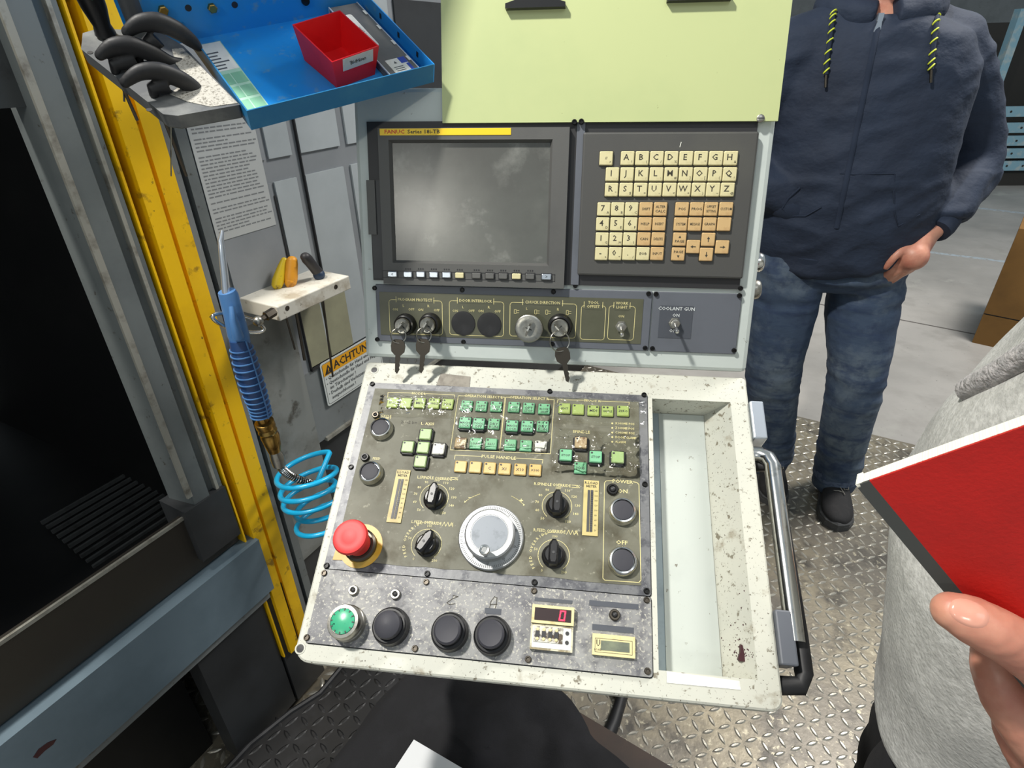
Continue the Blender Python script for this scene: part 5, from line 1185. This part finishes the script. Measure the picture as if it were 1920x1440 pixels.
# ------------------------------------------------------------------ people
def rings(g, secs, n=28, pw=2.3):
    v = []; f = []; m_ = len(secs)
    for (c, rx, ry, ang) in secs:
        for i in range(n):
            a = 2 * PI * i / n; ca, sa = math.cos(a), math.sin(a)
            x = rx * math.copysign(abs(ca) ** (2 / pw), ca); y = ry * math.copysign(abs(sa) ** (2 / pw), sa)
            v.append((c[0] + x * math.cos(ang) - y * math.sin(ang), c[1] + x * math.sin(ang) + y * math.cos(ang), c[2]))
    for k in range(m_ - 1):
        for i in range(n): j = (i + 1) % n; f.append((k * n + i, k * n + j, (k + 1) * n + j, (k + 1) * n + i))
    f.append(tuple(reversed(range(n)))); f.append(tuple((m_ - 1) * n + i for i in range(n))); g.add(v, f)
def fuse(g, name, m, parent, vox, it=4, folds=None, T=None):
    def rm(o):
        b = o.modifiers.new('r', 'REMESH'); b.mode = 'VOXEL'; b.voxel_size = vox; b.use_smooth_shade = True
        s_ = o.modifiers.new('s', 'SMOOTH'); s_.iterations = it; s_.factor = .5
    me = modified(g.mesh(name, [m]), [rm])
    if folds:
        ns_ = [v.normal.copy() for v in me.vertices]
        for v, nn_ in zip(me.vertices, ns_): v.co += nn_ * folds(v.co)
    me.polygons.foreach_set('use_smooth', [True] * len(me.polygons)); me.update()
    return link(name, me, parent, T)
def limb(g, pts, rad, n=16, flat=1.0):
    g.tube(cat([Vector(p) for p in pts], 4), [r for i in range(len(rad) - 1) for r in [rad[i] + (rad[i + 1] - rad[i]) * k / 4 for k in range(4)]] + [rad[-1]], n, flat=flat)
    g.ell(pts[0], rad[0], rad[0], rad[0], n=14, m=10); g.ell(pts[-1], rad[-1], rad[-1], rad[-1], n=14, m=10)
def human_body(root, neck, head, fdir, torso, arms, legs, hands, vox=.007):
    g = MB(); fd = Vector((fdir[0], fdir[1], 0)).normalized(); sd = Vector((-fd.y, fd.x, 0)); ang = math.atan2(sd.y, sd.x)
    rings(g, [((c[0], c[1], c[2]), rx * .86, ry * .86, ang) for c, rx, ry in torso])
    limb(g, [neck - Vector((0, 0, .08)), neck, head - Vector((0, 0, .05)) - fd * .01], [.062, .058, .056])
    R_ = Matrix((( sd.x, fd.x, 0), (sd.y, fd.y, 0), (0, 0, 1)))
    g.ell(head + Vector((0, 0, .03)) - fd * .01, .077, .098, .105, R=R_); g.ell(head + Vector((0, 0, -.045)) + fd * .022, .058, .070, .068, R=R_)
    g.ell(head + fd * .098 + Vector((0, 0, -.012)), .013, .020, .024, R=R_); g.ell(head + fd * .092 + Vector((0, 0, .012)), .009, .012, .03, R=R_)
    g.ell(head + fd * .074 + Vector((0, 0, -.095)), .026, .022, .018, R=R_)
    for s in (-1, 1): g.ell(head + sd * s * .078 - fd * .008 + Vector((0, 0, -.005)), .010, .020, .032, R=R_)
    for A in arms: limb(g, A, [.052, .038, .026])
    for L_ in legs: limb(g, L_, [.082, .055, .04])
    for H in hands: H(g)
    b = fuse(g, 'body', 'skin', root, vox, 3)
    for s in (-1, 1):
        e = head + sd * s * .031 + fd * .0715 + Vector((0, 0, .012))
        g = MB(); g.ell(e, .012, .012, .012, n=14, m=10); g.build('eye', ['eye'], b, None, 60)
        g = MB(); g.ell(e + fd * .0085, .0055, .0045, .0055, n=12, m=8, R=R_); g.build('iris', ['iris'], b, None, 60)
    g = MB(); g.ell(head + fd * .094 + Vector((0, 0, -.052)), .024, .007, .0075, R=R_); g.build('lips', ['lip'], b, None, 60)
    g = MB(); g.ell(head + Vector((0, 0, .052)) - fd * .026, .082, .096, .094, R=R_); g.ell(head + Vector((0, 0, -.0)) - fd * .05, .074, .066, .09, R=R_)
    fuse(g, 'hair', 'hair', root, .006, 3, lambda c: .003 * noise.noise(c * 60))
    return b
def shoe(root, heel, toe, ww=.052, name='shoe'):
    h = Vector(heel); t = Vector(toe); d = (t - h); L_ = d.length; d.normalize(); s = Vector((-d.y, d.x, 0)); ang = math.atan2(s.y, s.x)
    T = Matrix(((s.x, d.x, 0, h.x), (s.y, d.y, 0, h.y), (0, 0, 1, 0), (0, 0, 0, 1)))
    prof = [(0, .030, .07), (.04, .037, .105), (.09, .038, .105), (.13, .040, .085), (.17, .045, .066), (.21, .050, .055), (.25, .047, .048), (.28, .032, .038), (.292, .014, .028)]
    g = MB(); v = []; f = []; n = 18; sc = L_ / .292
    for (y, w_, hh_) in prof:
        for i in range(n):
            a = 2 * PI * i / n; x = w_ * ww / .050 * math.copysign(abs(math.cos(a)) ** .8, math.cos(a)); z = .016 + hh_ * (.5 + .5 * math.sin(a)) * .95; v.append((x, y * sc, z))
    for k in range(len(prof) - 1):
        for i in range(n): j = (i + 1) % n; f.append((k * n + i, k * n + j, (k + 1) * n + j, (k + 1) * n + i))
    f += [tuple(reversed(range(n))), tuple((len(prof) - 1) * n + i for i in range(n))]
    g.add(v, f); 
    def sub(o): b = o.modifiers.new('s', 'SUBSURF'); b.levels = 2; b.render_levels = 2
    me = modified(g.mesh('s', ['shoe']), [sub]); me.polygons.foreach_set('use_smooth', [True] * len(me.polygons)); so = link(name, me, root, T)
    g = MB(); out = [(w_ * ww / .050 + .005, y * sc) for (y, w_, _) in prof]; o = [(x, y) for x, y in out] + [(0, .300 * sc)] + [(-x, y) for x, y in reversed(out)]
    g.prism(o, .0, .024, None, 0, .003); g.build('sole', ['sole'], so, T)
    g = MB(); g.prism([(x * .96, y) for x, y in o if y > .2 * sc], .022, .036, None, 0, .006); g.build('toe_guard', ['sole'], so, T)
    g = MB()
    for k in range(4):
        y = (.105 + k * .022) * sc; z = .118 - k * .0125
        g.tube([(-.020, y, z - .006), (0, y + .004, z + .001), (.020, y, z - .006)], .0018, 6)
    g.tube([(0, .10 * sc, .122), (.02, .13 * sc, .105), (.030, .16 * sc, .085), (.016, .165 * sc, .084), (.002, .12 * sc, .112)], .0015, 6); g.tube([(0, .10 * sc, .122), (-.012, .14 * sc, .10), (.018, .185 * sc, .078)], .0015, 6)
    g.build('laces', ['lace'], so, T, 60)
    g = MB(); g.box(-.036, -.024, .115 * sc, .150 * sc, .082, .088); g.build('blue_trim', ['shoe_blue'], so, T)
    return so

# --- person in the navy hoodie
man = thing('person', 'person in a navy zip hoodie and faded jeans with one hand in a pocket', 'person', Matrix.Translation((.95, 1.66, 0)))
fd = Vector((-.30, -.954, 0)).normalized(); sdm = Vector((-fd.y, fd.x, 0)); am = math.atan2(sdm.y, sdm.x)
neck = Vector((.905, 1.655, 1.50)); head = Vector((.885, 1.62, 1.655))
tor = [(Vector((.95, 1.67, .845)), .205, .135), (Vector((.95, 1.67, .92)), .222, .150), (Vector((.945, 1.665, 1.02)), .226, .160), (Vector((.94, 1.66, 1.14)), .222, .158), (Vector((.935, 1.66, 1.26)), .220, .150), (Vector((.93, 1.66, 1.37)), .222, .140), (Vector((.92, 1.66, 1.44)), .19, .118), (Vector((.912, 1.66, 1.48)), .12, .095), (Vector((.908, 1.66, 1.505)), .08, .075)]
armL = [Vector((1.125, 1.675, 1.405)), Vector((1.285, 1.685, 1.15)), Vector((1.135, 1.535, .99))]
armR = [Vector((.735, 1.69, 1.405)), Vector((.60, 1.70, 1.17)), Vector((.79, 1.60, 1.03))]
legL = [Vector((1.058, 1.665, .86)), Vector((1.095, 1.60, .52)), Vector((1.150, 1.625, .09))]
legR = [Vector((.835, 1.675, .86)), Vector((.860, 1.67, .51)), Vector((.965, 1.745, .09))]
def handL(g):
    wv = armL[2]; k = Vector((1.082, 1.505, .925))
    limb(g, [wv, wv.lerp(k, .55), k], [.027, .034, .038], flat=.7)
    for i, (dx, dy, ln) in enumerate(((-.030, .010, .070), (-.012, .0, .078), (.008, -.004, .076), (.026, .0, .06))):
        b = k + Vector((dx, dy * .4, -.012)); limb(g, [b, b + Vector((-.012, .014, -ln * .5)), b + Vector((-.018, .045, -ln))], [.011, .010, .008], 10)
    limb(g, [wv + Vector((-.02, .0, -.02)), k + Vector((-.046, -.006, .015)), k + Vector((-.064, .0, -.028))], [.014, .012, .009], 10)
def handR(g):
    wv = armR[2]; k = wv + Vector((.075, -.0, -.03)); limb(g, [wv, k], [.026, .034], flat=.6)
    for i in range(4): b = k + Vector((.01, 0, .022 - i * .016)); limb(g, [b, b + Vector((.035, .004, -.008)), b + Vector((.06, .02, -.012))], [.010, .009, .008], 10)
    limb(g, [wv + Vector((.02, 0, .02)), k + Vector((.0, -.01, .04)), k + Vector((.035, -.0, .045))], [.013, .011, .009], 10)
human_body(man, neck, head, fd, tor, [armL, armR], [legL, legR], [handL, handR], .0055)
for hl, to in (((1.190, 1.705, 0), (1.080, 1.435, 0)), ((1.00, 1.815, 0), (.915, 1.56, 0))): shoe(man, hl, to)
def fold_h(c):
    d = c - Vector((.93, 1.6, 1.05)); k = .5 + .5 * noise.noise(c * 3)
    a = noise.noise(Vector((c.x * 5 + c.z * 7, c.y * 4, c.z * 13 - c.x * 8))); b = noise.noise(Vector((c.x * 14, c.y * 9, c.z * 26 + c.x * 10)))
    low = 1 if c.z < 1.12 else .55
    arm = 1.6 if c.x > 1.16 else 1
    return (.012 * (1 - abs(a) * 2) * low + .005 * b * k) * arm * .8
g = MB(); rings(g, [(c, rx * 1.01 + .006, ry * 1.0 + .006, am) for c, rx, ry in tor[:-1]] , 36)
limb(g, armL[:2] + [armL[2] + Vector((.02, .015, .03))], [.080, .066, .050]); limb(g, armR[:2] + [armR[2] + Vector((-.02, .015, .03))], [.080, .066, .050])
limb(g, [Vector((1.02, 1.67, 1.43)), armL[0]], [.085, .080]); limb(g, [Vector((.82, 1.67, 1.43)), armR[0]], [.085, .080])
def lift(vs): return [(x, y, z + (max(0, x - .90) * .30 * max(0, min(1, (1.05 - z) / .12)) if x < 1.2 and z < 1.05 else 0)) for x, y, z in vs]
g.v = lift(g.v)
hood = fuse(g, 'hoodie', 'navy', man, .0095, 6, fold_h)
g = MB(); rings(g, [(tor[0][0] + Vector((0, 0, dz)), .214 + e_, .144 + e_, am) for dz, e_ in ((.0, -.012), (.006, .0), (.035, .004), (.06, .010), (.066, .002))], 36); g.v = lift(g.v); g.build('hem_rib', ['navy_rib'], hood, None, 60)
for A in (armL, armR):
    d = (A[2] - A[1]).normalized(); g = MB(); g.tube([A[2] - d * .05, A[2] - d * .045, A[2] - d * .01, A[2] + d * .008, A[2] + d * .009], [.046, .050, .046, .040, .034], 20); g.build('cuff', ['navy_rib'], hood, None, 60)
# hood rolled around the neck
g = MB(); cpt = [neck + sdm * (.105 * math.cos(a)) - fd * (.075 * math.sin(a) ) + Vector((0, 0, -.004 + .030 * max(0, math.sin(a)) - .018 * (math.sin(a) < 0) * -math.sin(a))) for a in [math.radians(-80 + 340 * i / 24) for i in range(25)]]
g.tube(cpt, [.034 + .012 * math.sin(PI * i / 24) for i in range(25)], 14); fuse(g, 'hood', 'navy', hood, .006, 4, lambda c: .004 * noise.noise(c * 25))
# front details are placed on the cloth surface, found by looking along the sight line
from mathutils.bvhtree import BVHTree
bm = bmesh.new(); bm.from_mesh(hood.data); bvh = BVHTree.FromBMesh(bm); bm.free()
hm_inv = hood.matrix_world
def on_cloth(px, py, off=.002, tree=None):
    d = ray(px, py).normalized(); h_ = (tree or bvh).ray_cast(CAM, d)
    if h_[0] is None: return at_depth(px, py, 1.75)
    return h_[0] - d * off
g = MB(); zp = [on_cloth(1648 - (y - 40) * .205, y, .0015) for y in range(44, 440, 12)]
g.tube(zp, .0028, 6, flat=2.2); g.build('zip_seam', ['navy_rib'], hood, None, 60)
z0_ = on_cloth(1649, 36, .010); g = MB(); R3 = frame(z0_, RT, ZZ)
g.box(-.006, .006, -.004, .012, -.002, .004); g.prism([(-.0045, -.002), (-.008, -.024), (-.004, -.030), (.004, -.030), (.008, -.024), (.0045, -.002)], .002, .0045); g.prism(circ(.0036, 12, 0, -.022), .0045, .005, None, 1); g.build('zip_pull', ['alu', 'edge_dark'], hood, R3)
def cord(pts, lab):
    P = cat([on_cloth(*p, .007) for p in pts], 6); g = MB(); g.tube(P, .0052, 8, flat=1.0); c_ = g.build('drawstring', ['navy_rib'], hood, None, 60)
    return P, c_
for pts in (((1563, 22), (1561, 38), (1557, 70), (1551, 110), (1549, 140)), ((1758, 22), (1756, 38), (1752, 70), (1747, 110), (1746, 130))):
    P, c_ = cord(pts, '')
    tot = len(P)
    for k in range(1, tot - 2, 3):
        a, b = P[k], P[k + 1]; d = (b - a).normalized(); u = d.cross((CAM - a).normalized()).normalized(); v_ = u.cross(d)
        g = MB(); g.tube([a + d * (.0045 * math.cos(t)) + u * (.0056 * math.cos(t)) + v_ * (.0058 * math.sin(t)) for t in [PI * j / 8 for j in range(9)]], .0021, 5); g.build('lime_stripe', ['lime'], c_, None, 60)
    d = (P[-1] - P[-2]).normalized(); g = MB(); g.tube([P[-1], P[-1] + d * .028], .0032, 8); g.build('cord_tip', ['steel_dark'], c_, None, 60)
# pocket seams
g = MB()
pk = [on_cloth(*p, .001) for p in ((1678, 326), (1640, 326), (1600, 327), (1575, 325))]; g.tube(pk, .0014, 5)
pk = [on_cloth(*p, .001) for p in ((1678, 326), (1676, 360), (1678, 400), (1684, 424), (1725, 402))]; g.tube(pk, .0018, 5)
pk = [on_cloth(*p, .001) for p in ((1500, 352), (1478, 372), (1467, 390), (1480, 405), (1510, 405), (1540, 388))]; g.tube(pk, .0022, 5)
g.build('pocket_seam', ['navy_rib'], hood, None, 60)
def fold_j(c):
    a = noise.noise(Vector((c.x * 7, c.y * 6, c.z * 22))); b = noise.noise(Vector((c.x * 20 + c.z * 9, c.y * 12, c.z * 40)))
    k = 1.0 if (c.z > .74 or c.z < .22) else (.75 if abs(c.z - .47) < .07 else .25)
    return k * (.0055 * (1 - abs(a) * 2.2) + .0018 * b)
g = MB(); rings(g, [((c[0], c[1], c[2]), rx, ry, am) for c, rx, ry in ((Vector((.95, 1.675, .80)), .15, .10), (Vector((.948, 1.672, .84)), .20, .132), (Vector((.948, 1.672, .89)), .198, .128), (Vector((.948, 1.67, .93)), .17, .11))], 32)
limb(g, [legL[0] + Vector((.005, 0, .02)), legL[0].lerp(legL[1], .45), legL[1], legL[1].lerp(legL[2], .5), legL[2] + Vector((0, 0, .03)), legL[2] + Vector((.0, 0, -.02))], [.106, .102, .084, .078, .072, .070])
limb(g, [legR[0] + Vector((-.005, 0, .02)), legR[0].lerp(legR[1], .45), legR[1], legR[1].lerp(legR[2], .5), legR[2] + Vector((0, 0, .03)), legR[2] + Vector((.0, 0, -.02))], [.106, .102, .085, .080, .072, .070])
je = fuse(g, 'jeans', 'jeans', man, .008, 5, fold_j)
for L_ in (legL, legR):
    g = MB(); c = L_[2]; g.tube([c + Vector((0, 0, .028)), c + Vector((0, 0, .026)), c + Vector((0, 0, -.004)), c + Vector((0, 0, -.006))], [.066, .0735, .0745, .068], 26); g.build('cuff_hem', ['cuffblue'], je, None, 60)

# --- person in the light grey fleece on the right
P_c = Vector((.532, .357, 0)); f2 = Vector((-.75, .66, 0)).normalized(); s2 = Vector((-f2.y, f2.x, 0)); a2 = math.atan2(s2.y, s2.x)
gp_ = thing('person', 'person in a light grey fleece top and black trousers standing close at the right edge', 'person', Matrix.Translation(P_c))
def C2(z, df=0.0): return P_c + f2 * df + Vector((0, 0, z))
tor2 = [(C2(.83), .166, .116), (C2(.91), .180, .134), (C2(1.02, .004), .188, .152), (C2(1.11, -.002), .186, .142), (C2(1.20, -.012), .186, .128), (C2(1.28, -.016), .190, .122), (C2(1.38), .195, .115), (C2(1.44), .16, .10), (C2(1.48), .10, .08), (C2(1.50), .07, .07)]
def arm2(s): sh = C2(1.39) + s2 * s * .19; return [sh, sh + s2 * s * .06 + Vector((0, 0, -.29)) - f2 * .02, sh + s2 * s * .06 + f2 * .05 + Vector((0, 0, -.53))]
aA, aB = arm2(1), arm2(-1)
aA = [aA[0], Vector((.54, .02, 1.13)), at_depth(2220, 1640, .33)]
def leg2(s): h_ = C2(.84) + s2 * s * .085; return [h_, h_ + f2 * .02 + Vector((0, 0, -.38)), Vector((h_.x, h_.y, .08)) - f2 * .01]
lA, lB = leg2(1), leg2(-1)
def mk_hand(A, s):
    def fn(g):
        w_ = A[2]; d = (A[2] - A[1]).normalized(); k = w_ + d * .08; limb(g, [w_, k], [.026, .036], flat=.6)
        for i, ln in enumerate((.068, .078, .072, .056)):
            b = k + f2 * (.024 - i * .016) + d * .01; limb(g, [b, b + d * ln * .55 + s2 * -s * .006, b + d * ln + s2 * -s * .02], [.010, .009, .0075], 10)
        limb(g, [w_ + f2 * .02 + d * .02, w_ + f2 * .045 + d * .055, w_ + f2 * .05 + d * .095], [.013, .011, .009], 10)
    return fn
bodyg = human_body(gp_, C2(1.50), C2(1.65, .02), f2, tor2, [aA, aB], [lA, lB], [mk_hand(aB, -1)], .0065)
for L_ in (lA, lB):
    b = Vector((L_[2].x, L_[2].y, 0)); shoe(gp_, b - f2 * .07, b + f2 * .21)
g = MB(); rings(g, [(c, rx + .018, ry + .018, a2) for c, rx, ry in [(C2(.785), .150, .100), (C2(.80), .162, .112)] + tor2[:-1]], 40)
for A, s in ((aA, 1), (aB, -1)): limb(g, [C2(1.41) + s2 * s * .12] + A[:2] + [A[2].lerp(A[1], .22 if s > 0 else .05)], [.075, .074, .062, .046])
g.tube([C2(1.488) + Vector((.072 * math.cos(a), .072 * math.sin(a), 0)) for a in [2 * PI * i / 24 for i in range(24)]], .016, 10, closed=True)
fleece = fuse(g, 'fleece_top', 'fleece', gp_, .0075, 6, lambda c: .010 * noise.noise(c * 5) + .0045 * noise.noise(Vector((c.x * 16, c.y * 16, c.z * 9))))
bm = bmesh.new(); bm.from_mesh(fleece.data); bv2 = BVHTree.FromBMesh(bm); bm.free()
for quad in (((1862, 604), (1885, 590), (1905, 577), (1925, 563), (1975, 530)), ((1818, 732), (1868, 706), (1925, 672), (1990, 640))):
    P = [on_cloth(x, y, .004, bv2) for x, y in quad]; P = [p for p in P if (p - CAM).length < 1.2]
    if len(P) < 2: continue
    g = MB(); g.tube(cat(P, 5), .0115, 12, flat=1.0, nrm=(CAM - P[0]).normalized()); g.build('pocket_rib', ['fleece_rib'], fleece, None, 60)
g = MB(); limb(g, [lA[0] - Vector((0, 0, .03)), lA[0].lerp(lA[1], .5), lA[1], lA[2] + Vector((0, 0, .0))], [.088, .095, .075, .062]); limb(g, [lB[0] - Vector((0, 0, .03)), lB[0].lerp(lB[1], .5), lB[1], lB[2]], [.088, .095, .075, .062]); rings(g, [(C2(.76), .13, .09, a2), (C2(.84), .150, .098, a2), (C2(.91), .145, .095, a2)], 28)
fuse(g, 'trousers', 'trouser', gp_, .008, 5, lambda c: .008 * noise.noise(Vector((c.x * 8, c.y * 8, c.z * 16))))

# --- book held at the right, and the hand that holds it
r1_ = ray(1608, 910); b1 = CAM + r1_ * .285; bv_ = at_depth(1777, 1114, .285); wv_ = bv_ - b1; ru_ = ray(1920, 800)
bu_ = CAM + ru_ * ((r1_ * .285).dot(wv_) / ru_.dot(wv_))
eu2 = (bu_ - b1).normalized(); ev2 = wv_.normalized(); bn = eu2.cross(ev2).normalized()
if bn.dot(-r1_) < 0: bn = -bn
bth = .0088; b0 = b1 - bn * bth                              # bn points at the viewer
MBk = Matrix(((eu2.x, ev2.x, bn.x, b0.x), (eu2.y, ev2.y, bn.y, b0.y), (eu2.z, ev2.z, bn.z, b0.z), (0, 0, 0, 1)))
bkk = thing('red_book', 'red cloth covered book with white page edges held up at the right edge', 'book', MBk)
LB_, HB_ = .13, .18
g = MB(); g.box(.006, LB_, .0, HB_, bth - .0012, bth); g.build('front_cover', ['book_red'], bkk, MBk)
g = MB(); g.box(.0, LB_, .0015, HB_, -.0012, .0); g.build('back_cover', ['book_red'], bkk, MBk)
g = MB(); g.box(.0012, LB_ - .002, -.0002, HB_ - .002, 0, bth - .0002 - .001); g.box(-.0009, .002, -.0004, .0016, -.0012, bth - .0006); g.build('page_block', ['pages'], bkk, MBk)
g = MB(); g.box(-.0008, .0011, .0014, HB_, -.0014, bth + .0001); g.box(.0011, .0060, -.0001, HB_, bth - .0012, bth + .0001); g.build('spine', ['book_dark'], bkk, MBk)
def HP(x, y, t): return at_depth(x, y, t)
g = MB()
limb(g, [HP(1784, 1146, .272), HP(1812, 1158, .270), HP(1866, 1186, .267), HP(1925, 1222, .268), HP(1995, 1278, .276), HP(2070, 1390, .292)], [.0088, .0112, .0122, .0128, .0150, .0185], 18, flat=.92)
limb(g, [HP(1880, 1118, .316), HP(1868, 1190, .309), HP(1868, 1262, .303), HP(1915, 1350, .302), HP(2010, 1470, .304)], [.0072, .0095, .0112, .0130, .0140], 16)
limb(g, [HP(1935, 1180, .330), HP(1915, 1270, .322), HP(1905, 1352, .317), HP(1940, 1425, .316), HP(2040, 1540, .318)], [.0072, .0095, .0112, .0128, .0135], 16)
limb(g, [HP(1990, 1230, .338), HP(1965, 1330, .332), HP(1955, 1425, .328), HP(1990, 1500, .328), HP(2080, 1600, .330)], [.0070, .0090, .0106, .0120, .0130], 16)
limb(g, [HP(2040, 1300, .345), HP(2010, 1400, .342), HP(2000, 1490, .338), HP(2040, 1560, .338), HP(2120, 1650, .340)], [.0062, .0080, .0092, .0105, .0115], 16)
limb(g, [HP(2010, 1460, .304), HP(2100, 1560, .312), HP(2220, 1640, .330)], [.0165, .026, .028], 18); limb(g, [HP(2085, 1600, .330), HP(2160, 1600, .325), HP(2220, 1640, .330)], [.016, .024, .028], 18)
limb(g, [HP(2070, 1390, .292), HP(2130, 1490, .305), HP(2220, 1640, .330), aA[2].lerp(aA[1], .35)], [.0185, .024, .028, .033], 20)
hb_ = fuse(g, 'hand', 'skin', gp_, .0014, 8, lambda c: .0003 * noise.noise(c * 220) + .0005 * noise.noise(c * 70))
bm = bmesh.new(); bm.from_mesh(hb_.data); bvh_h = BVHTree.FromBMesh(bm); bm.free()
v = []; f = []; nr, na = 7, 22
ctr = (1817, 1150); ax_ = Vector((.90, .40)).normalized(); ay_ = Vector((-ax_.y, ax_.x))
for i in range(nr + 1):
    for j in range(na):
        a = 2 * PI * j / na; r_ = i / nr; qx = ctr[0] + (ax_.x * math.cos(a) * 42 + ay_.x * math.copysign(abs(math.sin(a)) ** .8, math.sin(a)) * 25) * r_; qy = ctr[1] + (ax_.y * math.cos(a) * 42 + ay_.y * math.copysign(abs(math.sin(a)) ** .8, math.sin(a)) * 25) * r_
        p = on_cloth(qx, qy, .0006 if i < nr else -.0002, bvh_h); v.append(p)
for i in range(nr):
    for j in range(na): k = (j + 1) % na; f.append((i * na + j, i * na + k, (i + 1) * na + k, (i + 1) * na + j))
g = MB(); g.add(v, f); g.build('thumb_nail', ['nail'], hb_, None, 60)
bmj = bmesh.new(); bmj.from_mesh(bodyg.data)
tmp = hb_.data.copy(); tmp.transform(bodyg.matrix_world.inverted() @ hb_.matrix_world if False else Matrix.Identity(4)); bmj.from_mesh(tmp); bmj.to_mesh(bodyg.data); bmj.free()
bodyg.data.polygons.foreach_set('use_smooth', [True] * len(bodyg.data.polygons))
nail = [c for c in hb_.children][0]; nail.parent = bodyg; nail.matrix_parent_inverse = Matrix.Identity(4); bpy.data.objects.remove(hb_)
# ------------------------------------------------------------------ brown board, black cloth and white sheet under the console
ed = Vector((.832, -.555, 0)); pe = Vector((-.555, -.832, 0)); st0 = Vector((.08, .591, .45)) - ed * .25
MS = frame(st0, ed, -pe)
stl = thing('brown_stool', 'low brown board topped stool on the floor in front of the console', 'stool', MS)
g = MB(); g.box(0, .46, -.42, 0, -.03, -.006); g.build('seat_board', ['brown_wood'], stl, MS)
for (x, y) in ((.03, -.03), (.43, -.03), (.03, -.39), (.43, -.39)): g = MB(); g.box(x - .02, x + .02, y - .02, y + .02, -.449, -.03); g.build('leg', ['m_dark'], stl, MS)
zc = .452
out = [on_z(*p, zc) for p in ((540, 1530), (600, 1440), (655, 1370), (715, 1290), (830, 1245), (1000, 1262), (1045, 1285), (1075, 1318), (1098, 1352), (1120, 1395), (1180, 1440), (1230, 1510), (1100, 1640), (850, 1680), (680, 1640))]
O2 = cat([Vector(p) for p in out] + [out[0]], 5)[:-1]; cc = sum(O2, Vector()) / len(O2)
nr = 26; v = []; f = []; n = len(O2)
for i in range(nr + 1):
    r_ = i / nr
    for j, p in enumerate(O2):
        q = cc.lerp(p, min(r_, 1)); lf_ = .022 * (1 - abs(noise.noise(Vector((q.x * 7 + 3, q.y * 5, 1)))) * 2.2) + .010 * noise.noise(Vector((q.x * 22, q.y * 14, 4)))
        ins = MS.inverted() @ q
        z = zc + .008 + max(lf_, 0) * (1 - r_ ** 6) + .0035
        if i == nr: z = zc - .004
        if not (0 < ins.x < .46 and -.42 < ins.y < 0):
            dd = max(-ins.x, ins.x - .46, ins.y, -.42 - ins.y, 0); z -= min(dd * .9, .30) if dd > .0 else 0
        v.append(Vector((q.x, q.y, z)))
for i in range(nr):
    for j in range(n): k = (j + 1) % n; f.append((i * n + j, (i + 1) * n + j, (i + 1) * n + k, i * n + k))
g = MB(); g.add(v, f)
def sol(o): b = o.modifiers.new('s', 'SOLIDIFY'); b.thickness = .004; b.offset = -1
me = g.mesh('cloth', ['trouser']); me = modified(me, [sol]); me.polygons.foreach_set('use_smooth', [True] * len(me.polygons))
link('black_cloth', me, None, None, label='black cloth jacket draped over the brown board below the console', category='clothing')
zs = .496; c0 = on_z(776, 1387, zs); c1 = on_z(740, 1440, zs); c2 = on_z(870, 1440, zs)
d1 = (c1 - c0).normalized(); d2 = (c2 - c0).normalized(); h1 = (d1 + d2).normalized(); h2 = (d1 - d2).normalized(); d1 = (h1 + h2).normalized(); d2 = (h1 - h2).normalized()
MP = frame(c0, d1, d2); sgn = 1 if MP.col[2][2] > 0 else -1
g = MB(); g.box(0, .21, 0, .148, -.0006, .0006); g.build('paper_sheet', ['sheet'], None, MP, label='blank white paper sheet lying on the black cloth at the bottom edge', category='paper')
